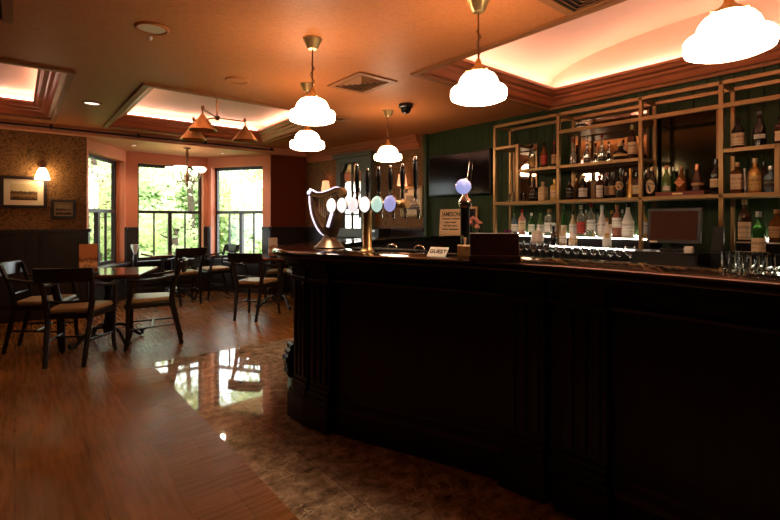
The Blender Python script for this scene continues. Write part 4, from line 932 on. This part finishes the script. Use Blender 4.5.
# middle shelf
bt(533.5, Z2, .205, .040, 'square', 'dark', 'black', 'black', 'dark square bottle beside the glass mugs on the middle shelf', G2)
bt(543, Z2, .20, .040, 'square', 'cream', 'tan', 'cream', 'cream square bottle with dark red base band on the middle shelf', G2)
bt(555, Z2, .215, .038, 'square', 'yellow', 'gold', 'cream', 'yellow square bottle by the second post on the middle shelf', G2)
bt(570, Z2, .20, .036, 'round', 'dark', 'black', 'black', 'small dark bottle right of the second post on the middle shelf', G2)
bt(583, Z2, .235, .058, 'bell', 'dark', 'tan', 'white', 'large dark round-shouldered bottle with white label on the middle shelf', G2, lz=(.1, .46), arc=.7)
bt(594.5, Z2, .26, .034, 'round', 'tan', 'cream', None, 'tall tan bottle behind the white-labelled dark one on the middle shelf', G2, X=4.37)
bt(599.5, Z2, .22, .042, 'round', 'brown', 'red', 'white', 'brown bottle with narrow white label, centre of the middle shelf', G2, X=4.23, lz=(.06, .56), arc=.7)
bt(612.5, Z2, .24, .036, 'wine', 'dark', 'black', 'tan', 'dark bottle with small tan label left of the medallion bottle', G2)
bt(621, Z2, .265, .044, 'bell', 'black', 'black', 'tan', 'black bottle with round tan medallion on the middle shelf', G2, X=4.23, kind='oval', lz=(.26, .56))
bt(630.5, Z2, .26, .038, 'stupa', 'gold', 'gold', None, 'glittering gold faceted bottle near the third post', G2)
bt(637, Z2, .22, .034, 'square', 'brown', 'black', 'cream', 'cream-labelled bottle tight against the third post', G2, X=4.24)
bt(646.5, Z2, .245, .034, 'wine', 'dark', 'silver', None, 'plain dark bottle just right of the third post', G2, X=4.33)
bt(652, Z2, .255, .044, 'bell', 'dark', 'tan', 'cream', 'dark bottle with large oval cream label right of the third post', G2, X=4.22, kind='oval', lz=(.1, .56))
bt(576.5, Z2, .22, .032, 'wine', 'amber', 'gold', None, 'plain amber bottle behind the small dark one on the middle shelf', G2, X=4.36)
bt(606.5, Z2, .25, .034, 'bell', 'dark', 'red', 'cream', 'dark red-topped bottle behind the centre bottle on the middle shelf', G2, X=4.36)
bt(626, Z2, .24, .032, 'wine', 'brown', 'cream', 'white', 'brown pale-topped bottle behind the medallion and gold bottles', G2, X=4.36)
bt(674, Z2, .26, .030, 'wine', 'green', 'silver', None, 'slim green bottle behind the red box on the middle shelf', G2, X=4.405)
bt(764, Z2, .24, .030, 'wine', 'brown', 'black', 'tan', 'slim brown bottle behind the golden corked one on the right', G2, X=4.36)
bt(586, ZU, .26, .030, 'wine', 'yellow', 'white', 'cream', 'slim yellow bottle in the rear between red-labelled and red-capped ones', G3, X=4.40)
bt(597, ZU, .27, .032, 'round', 'clear', 'black', 'white', 'clear black-capped bottle in the rear behind the all white one', G3, X=4.40)
bt(612, ZU, .25, .032, 'bell', 'amber', 'gold', 'cream', 'amber bottle in the rear left of the rose coloured one', G3, X=4.40)
bt(622.5, ZU, .26, .030, 'wine', 'green', 'silver', 'cream', 'slim green bottle in the rear right of the rose coloured one', G3, X=4.40)
bt(557.5, ZU, .26, .030, 'long', 'rose', 'red', 'white', 'slim rose bottle in the rear at the second post', G3, X=4.40)
rt = thing('wooden_gift_box', 'low reddish wooden box carrying three bottles on the middle shelf', 'box', (4.28, (Yx(656, 4.26)+Yx(707, 4.26))/2, Z2))
bw = Yx(656, 4.26)-Yx(707, 4.26); mb = MB(); mb.bb(-.085, .085, -bw/2, bw/2, .001, .036); mb.build('box_body', M['redbox'], rt, bevel=.003)
mb = MB(); mb.bb(-.089, -.085, -bw*.1, bw*.1, .012, .024); mb.build('box_plate', M['brass'], rt)
ZG = Z2+.037
bt(666.5, ZG, .225, .040, 'bell', 'lgreen', 'copper', 'white', 'greenish faceted bottle with small white label on the red box', G2, lz=(.06, .22), arc=.7)
bt(681.5, ZG, .205, .041, 'bell', 'amber', 'copper', 'orange', 'bottle with orange diamond label, middle of the three on the red box', G2, kind='diamond', lz=(.16, .56))
bt(697.5, ZG, .215, .044, 'stupa', 'brown', 'copper', 'tan', 'ridged brown bottle with round copper stopper, right on the red box', G2, lz=(.2, .29), arc=1.2)
bt(716, Z2, .275, .040, 'round', 'dark', 'black', 'cream', 'tall dark bottle with cream label left of the fourth post', G2, X=4.23, lz=(.2, .44))
bt(737, Z2, .235, .040, 'square', 'amber', 'tan', 'cream', 'square amber bottle with two cream labels on the right middle shelf', G2, X=4.22, lz=(.14, .62))
bt(755, Z2, .255, .044, 'round', 'gold', 'cream', 'gold', 'golden bottle with tall pale cork on the right middle shelf', G2, X=4.22, lz=(.08, .5), arc=1.0)
bt(771, Z2, .19, .040, 'round', 'blue', 'silver', 'black', 'dark silver-capped bottle at the far right of the middle shelf', G2, X=4.22)
bt(745, Z2, .20, .026, 'long', 'silver', 'silver', None, 'thin silver bottle behind the square amber one', G2, X=4.36)
# glass mugs on the middle shelf
sp = [(4.25, Yx(px, 4.25), Z2+.001) for px in (507.5, 515, 522.5)]; sp.append((4.34, Yx(519, 4.34), Z2+.001))
row('glass_mug', 'mug', sp, ['first glass mug from the left on the middle shelf', 'second glass mug from the left on the middle shelf', 'third glass mug from the left on the middle shelf', 'glass mug behind the others at the left of the middle shelf'], 'glass mugs on the middle shelf')
rt = thing('espresso_cup', 'small white cup with a dark band on the topmost shelf', 'cup', (4.27, Yx(580.5, 4.27), 2.128))
mb = MB(); mb.lathe([(0, 0), (.030, 0), (.036, .02), (.038, .065), (.035, .065), (.033, .02), (0, .01)], n=20); mb.build('cup_body', M['white'], rt, smooth=50)
mb = MB(); mb.lathe([(.0372, .028), (.0388, .03), (.0388, .05), (.0382, .052)], n=20); mb.build('band', M['black'], rt, smooth=50)
# lit ledges: upper step
XU = 4.31
bt(514.5, ZU, .235, .036, 'round', 'blue', 'lgreen', 'white', 'bluish bottle with pale green cap, leftmost on the lit ledge', G3, X=XU)
bt(522, ZU, .275, .038, 'round', 'pink', 'red', 'cream', 'pinkish bottle with cream label, second on the lit ledge', G3, X=XU, lz=(.2, .55))
bt(531.5, ZU, .235, .034, 'wine', 'green', 'white', 'white', 'dark green bottle with white label and cap on the lit ledge', G3, X=XU)
bt(540.5, ZU, .23, .038, 'bell', 'lgreen', 'lgreen', 'white', 'pale green bottle with green top above the white jar', G3, X=XU)
bt(549.5, ZU, .275, .044, 'square', 'clear', 'copper', 'white', 'square clear bottle with copper cap and white label left of the second post', G3, X=XU)
bt(563.5, ZU, .305, .032, 'wine', 'green', 'lgreen', 'cream', 'tall green wine-shaped bottle just right of the second post', G3, X=XU, lz=(.1, .35))
bt(573, ZU, .245, .036, 'bell', 'cream', 'black', 'white', 'cream bottle with black top behind the lit glasses', G3, X=XU)
bt(581, ZU, .305, .040, 'round', 'clear', 'silver', 'red', 'clear bottle with large red label on the lit ledge', G3, X=XU, lz=(.1, .46))
bt(591, ZU, .325, .040, 'round', 'clear', 'red', 'white', 'clear bottle with white label and red cap on the lit ledge', G3, X=XU, lz=(.2, .5))
bt(602, ZU, .30, .040, 'bell', 'white', 'white', 'white', 'all white bottle behind the gold-marked one on the lit ledge', G3, X=XU)
bt(607, ZL, .27, .038, 'round', 'white', 'copper', 'gold', 'white bottle with gold mark, standing in front on the lower ledge', G3, X=4.09, lz=(.34, .5), arc=.5)
bt(617, ZU, .30, .042, 'round', 'rose', 'copper', 'white', 'rose coloured bottle with white label on the lit ledge', G3, X=XU, lz=(.3, .6))
bt(628, ZU, .315, .052, 'bell', 'white', 'black', 'white', 'white wide-bodied bottle with black top and gold dot on the lit ledge', G3, X=XU)
bt(643, ZU, .29, .036, 'wine', 'yellow', 'gold', 'white', 'yellow bottle behind the third post beside the till', G3, X=XU)
bt(553.5, ZL, .19, .034, 'bell', 'black', 'black', None, 'small plain black bottle on the lower ledge by the second post', G3, X=4.09)
bt(563, ZL, .20, .034, 'bell', 'cream', 'white', 'white', 'cream cone-shouldered bottle low on the front ledge', G3, X=4.09)
bt(573, ZL, .18, .040, 'bell', 'white', 'white', 'cream', 'white squat bottle low on the front ledge, left of the red-labelled one', G3, X=4.09)
bt(744.5, ZU, .315, .046, 'round', 'brown', 'tan', 'cream', 'large brown whiskey bottle with cream label on the right ledge', G3, X=4.28, lz=(.04, .46), arc=1.0)
bt(758.5, ZL, .31, .044, 'round', 'green', 'silver', 'cream', 'green whiskey bottle with cream label standing in front on the right', G3, X=4.06, lz=(.02, .4), arc=1.1)
bt(777, ZU, .235, .048, 'round', 'amber', 'copper', 'tan', 'amber bottle at the right edge of the view on the right ledge', G3, X=4.28)
rt = thing('white_jar', 'white lidded jar before the bottles left of the second post', 'jar', (4.08, Yx(537.5, 4.08), ZL+.001))
mb = MB(); mb.lathe([(0, 0), (.058, 0), (.062, .01), (.062, .10), (.05, .115), (0, .115)], n=24); mb.build('jar_body', M['white'], rt, smooth=40)
mb = MB(); mb.lathe([(.056, .112), (.055, .125), (.03, .14), (.012, .145), (.014, .16), (0, .165)], n=24); mb.build('lid', M['white'], rt, smooth=40)
rt = thing('purple_goblet', 'purple glass candle holder left of the lit ledge', 'candle holder', (3.9, Yx(508, 3.9), .901))
mb = MB(); mb.lathe([(0, 0), (.045, 0), (.04, .01), (.012, .02), (.012, .15), (.03, .165), (.044, .20), (.04, .25), (.036, .25), (.03, .18), (0, .175)], n=20); mb.build('holder', M['purple'], rt, smooth=50)
# stemmed glasses on the worktop
sp = [(3.76, Yx(px, 3.76), .901) for px in (568, 576.5, 585, 593.5, 602, 610.5, 619)]
row('stem_glass', 'shot', sp, ['%s stemmed glass from the left in the front row below the lit ledge' % ORD[k] for k in range(7)], 'stemmed glasses in front of the lit ledge')
sp = [(3.74+.1*(k % 2), Yx(px, 3.74+.1*(k % 2)), .901) for k, px in enumerate((521, 527, 533.5, 540, 546.5, 553, 559.5))]
row('balloon_glass', 'balloon', sp, ['%s balloon glass from the left beside the dark menu box' % ORD[k] for k in range(7)], 'balloon glasses on the back worktop')
rt0 = glass_proto('stem_glass', 'balloon', 'single large stemmed glass left of the till drawer', None); rt0.location = (3.72, Yx(630, 3.72), .901)

# till
YT = 1.345
rt = thing('till', 'black touch-screen till with dark red screen on the back counter', 'till', (3.86, YT, .90), 0)
mb = MB(); mb.bb(-.20, .16, -.21, .23, .001, .115); dr = mb.build('cash_drawer', M['black'], rt, bevel=.005)
mb = MB(); mb.bb(-.204, -.200, -.19, .21, .015, .10); mb.lathe([(0, 0), (.011, 0), (.011, .004), (0, .005)], (-.204, .02, .06), 14, 0, Matrix.Rotation(-math.pi/2, 3, 'Y')); mb.build('drawer_front', M['blackmatte'], dr)
mb = MB(); mb.bb(-.06, .12, -.09, .09, .115, .135); mb.bb(.0, .05, -.04, .04, .135, .26); mb.build('stand', M['black'], rt, bevel=.004)
Rt = Matrix.Rotation(math.radians(8), 3, 'Y')
mb = MB(); mb.box((-.03, 0, .305), (.035, .36, .27), 0, 0, Rt); mn = mb.build('monitor', M['black'], rt, bevel=.005)
mb = MB(); mb.box((-.0495, 0, .310), (.003, .315, .215), 0, 0, Rt); mb.build('screen', M['screen'], mn)
mb = MB(); mb.box((-.064, .13, .185), (.004, .055, .012), 0, 0, Rt); mb.build('screen_sticker', M['cream'], mn)
rt = thing('receipt_printer', 'black receipt printer right of the till on the back counter', 'printer', (3.82, .93, .90))
mb = MB(); mb.bb(-.12, .12, -.075, .075, .001, .13); mb.build('printer_body', M['blackmatte'], rt, bevel=.010)
mb = MB(); mb.bb(-.05, .03, -.05, .05, .13, .138); mb.build('paper_slot', M['steel'], rt)
rt = thing('card_reader', 'black hand-held card reader standing right of the till screen', 'card reader', (3.905, 1.085, .901))
mb = MB(); mb.box((0, 0, .06), (.08, .09, .118)); mb.build('cradle', M['black'], rt, bevel=.004)
mb = MB(); mb.box((-.01, 0, .21), (.03, .07, .18), 0, 0, Rt); mb.build('reader_body', M['blackmatte'], rt, bevel=.006)
rt = thing('till_roll', 'white crumpled paper roll at the foot of the till screen', 'paper', (3.66, 1.19, 1.016))
mb = MB(); mb.lathe([(.012, -.025), (.024, -.025), (.024, .025), (.012, .025), (.012, -.025)], (0, 0, .026), 18, 0, Matrix.Rotation(math.pi/2, 3, 'X')); mb.box((-.02, 0, .004), (.06, .045, .002)); mb.build('paper_roll', M['white'], rt, smooth=40)

# sign, frame and flowers by the wall
rt = thing('wooden_sign', 'pale wooden plaque with dark lettering leaning on the green wall', 'sign', (4.37, 4.13, 1.06))
Rs = Matrix.Rotation(math.radians(4), 3, 'Y')
mb = MB(); mb.box((0, 0, .165), (.022, .40, .33), 0, 0, Rs); mb.build('board', M['sign'], rt, bevel=.004)
text('lettering', 'JAMESON', .082, M['ink'], rt, (-.002, 0, .265), (math.pi/2-math.radians(4)*0, 0, -math.pi/2), .002, .9).location = (-.0055, 0, .262)
for zz, words in ((.205, (-.15, -.02, .0, .15)), (.16, (-.10, .0, .015, .10)), (.115, (-.12, -.03, -.015, .05, .065, .12)), (.07, (-.14, .02, .035, .14))):     # small print too fine to read
    mb = MB()
    for a, b_ in zip(words[::2], words[1::2]): mb.bb(-.0145+(zz-.165)*.07, -.0105+(zz-.165)*.07, a, b_, zz-.007, zz+.007)
    mb.build('small_print', M['ink'], rt)
rt = thing('menu_board', 'small dark board in a brown wooden frame behind the pink flowers', 'board', (4.47, 3.89, 1.061))
mb = MB(); mb.bb(-.008, .008, -.09, .09, .03, .33); mb.build('board', M['black'], rt)
mb = MB()
for q in ((-.115, -.09, 0.001, .355), (.09, .115, .001, .355), (-.09, .09, .001, .03), (-.09, .09, .33, .355)): mb.bb(-.013, .013, *q)
mb.build('frame', M['boxwood'], rt, bevel=.003)
rt = thing('flower_vase', 'bunch of pink flowers in a small vase beside the wooden plaque', 'flowers', (4.22, 3.60, .901))
mb = MB(); mb.lathe([(0, 0.001), (.05, 0.001), (.06, .06), (.04, .14), (.045, .18), (.04, .18), (.035, .14), (0, .02)], n=18); mb.build('vase', M['black'], rt, smooth=50)
for k in range(11):
    a = k*2.4; rr = .025+.05*((k*7) % 5)/5; zz = .26+.13*((k*5) % 7)/7; x, y = rr*math.cos(a), rr*math.sin(a)
    mb = MB(); mb.tube([(0, 0, .10), (x*.5, y*.5, .2), (x, y, zz)], .003, 5); stm = mb.build('stem', M['stemg'], rt)
    mb = MB()
    for q in range(5):
        b_ = q*1.2566; mb.lathe([(0, -.012), (.016, -.006), (.018, .004), (.010, .014), (0, .016)], (x+.013*math.cos(b_), y+.013*math.sin(b_), zz), 8)
    mb.lathe([(0, -.01), (.013, 0), (.010, .018), (0, .02)], (x, y, zz+.006), 8)
    mb.build('blossom', M['pink'], stm, smooth=60)

# ------------------------------------------------------------------ beyond the bar: cabinet with mirror, pictures, lamps
A = Vector((4.0, YF, 0)); B = Vector((4.46, 4.72, 0)); tW = (B-A).normalized(); nIn = Vector((tW.y, -tW.x, 0)); aW = math.atan2(tW.y, tW.x)
def onwall(s, d, z): p = A+tW*s+nIn*d; return (p.x, p.y, z)
cab = thing('mirror_cabinet', 'grey-green wall cabinet with arched mirror door beyond the taps', 'cabinet', onwall(1.29, .0, 0), aW)      # local x along the wall, -y into the room
w_ = .78; mb = MB()
D = .10
for q in ((-w_/2, -w_/2+.10, .98, 2.24), (w_/2-.22, w_/2, .98, 2.24), (-w_/2+.10, w_/2-.22, .98, 1.12), (-w_/2+.10, w_/2-.22, 2.16, 2.24)): mb.bb(q[0], q[1], -D, -.001, q[2], q[3])
mb.build('cabinet_frame', M['cabinet'], cab, bevel=.006)
mb = MB(); mb.bb(-w_/2-.04, w_/2+.04, -D-.05, -.001, 2.24, 2.30); mb.build('cornice', M['cabinet'], cab, bevel=.008)
mb = MB(); x0, x1 = -w_/2+.10, w_/2-.22
arch = [(x0, 1.12), (x1, 1.12), (x1, 2.0), (x1-.06, 2.06), (x1-.10, 2.15), (x0+.10, 2.15), (x0+.06, 2.06), (x0, 2.0)]
mb.prism(arch, -.05, -.04, fn=lambda a, b_, c: (a, c, b_)); mb.build('mirror_glass', M['mirror'], cab)
for (xa, xb, sgn) in ((x0, x0+.10, 1), (x1, x1-.10, -1)):
    mb = MB(); mb.prism([(xa, 2.0), (xa+sgn*.06, 2.06), (xa+sgn*.10, 2.16), (xa, 2.16)], -D+.01, -.06, fn=lambda a, b_, c: (a, c, b_))
    mb.build('arch_spandrel', M['cabinet'], cab)
mb = MB(); mb.bb((x0+x1)/2-.012, (x0+x1)/2+.012, -.07, -.05, 1.12, 2.15); mb.build('mirror_divider', M['cabinet'], cab)
mb = MB(); mb.bb(-w_/2, w_/2, -.42, -.001, 0.001, .97); lc = mb.build('lower_cupboard', M['dado'], cab, bevel=.006)
rt = thing('framed_print', 'brass framed picture with cream mount beyond the right-hand taps', 'picture', onwall(2.40, 0, 1.50), aW)
mb = MB()
for q in ((-.20, .20, -.20, -.17), (-.20, .20, .20, .23), (-.20, -.17, -.17, .20), (.17, .20, -.17, .20)): mb.bb(q[0], q[1], -.035, -.001, q[2], q[3])
mb.build('frame', M['goldframe'], rt, bevel=.004)
mb = MB(); mb.bb(-.17, .17, -.015, -.001, -.17, .20); mb.build('mount', M['cream'], rt)
mb = MB(); mb.bb(-.10, .10, -.018, -.0155, -.10, .10); mb.build('print', M['art2'], rt)
def shade_lamp(s, z, lab, A_=None, hw=.075):
    rt = thing('shaded_wall_lamp', lab, 'lamp', onwall(s, 0, z), aW)
    mb = MB(); mb.box((0, -.012, -.06), (.06, .022, .12)); mb.build('back_plate', M['oldbrass'], rt, bevel=.004)
    mb = MB(); mb.tube(catmull([(0, -.02, -.08), (0, -.08, -.10), (0, -.11, -.06), (0, -.11, .02)], 5), .007, 8); mb.build('arm', M['oldbrass'], rt, smooth=60)
    mb = MB(); mb.lathe([(hw, -.02), (hw*.7, .14), (hw*.68, .14), (hw*.97, -.02)], (0, -.11, 0), 22); mb.build('fabric_shade', M['shade'], rt, smooth=50)
    mb = MB(); mb.lathe([(0, .01), (.02, .02), (.024, .05), (0, .08)], (0, -.11, 0), 12); mb.build('bulb', M['opal_small'], rt, smooth=60)
shade_lamp(2.30, 1.76, 'salmon shaded wall lamp over the brass framed picture')
shade_lamp(.66, 1.76, 'small salmon shaded wall lamp seen above the harp beer font')
rt = thing('coffee_machine', 'small black box machine on the counter below the mirror cabinet', 'machine', onwall(1.98, .27, .0), aW)
mb = MB(); mb.bb(-.20, .20, -.25, .20, .001, .90); mb.build('base_cupboard', M['dado'], rt, bevel=.006)
mb = MB(); mb.bb(-.13, .13, -.12, .14, .90, 1.13); mb.build('machine_body', M['black'], rt, bevel=.012)
mb = MB(); mb.bb(-.09, .05, -.125, -.12, 1.08, 1.11); mb.build('display', M['steel'], rt)
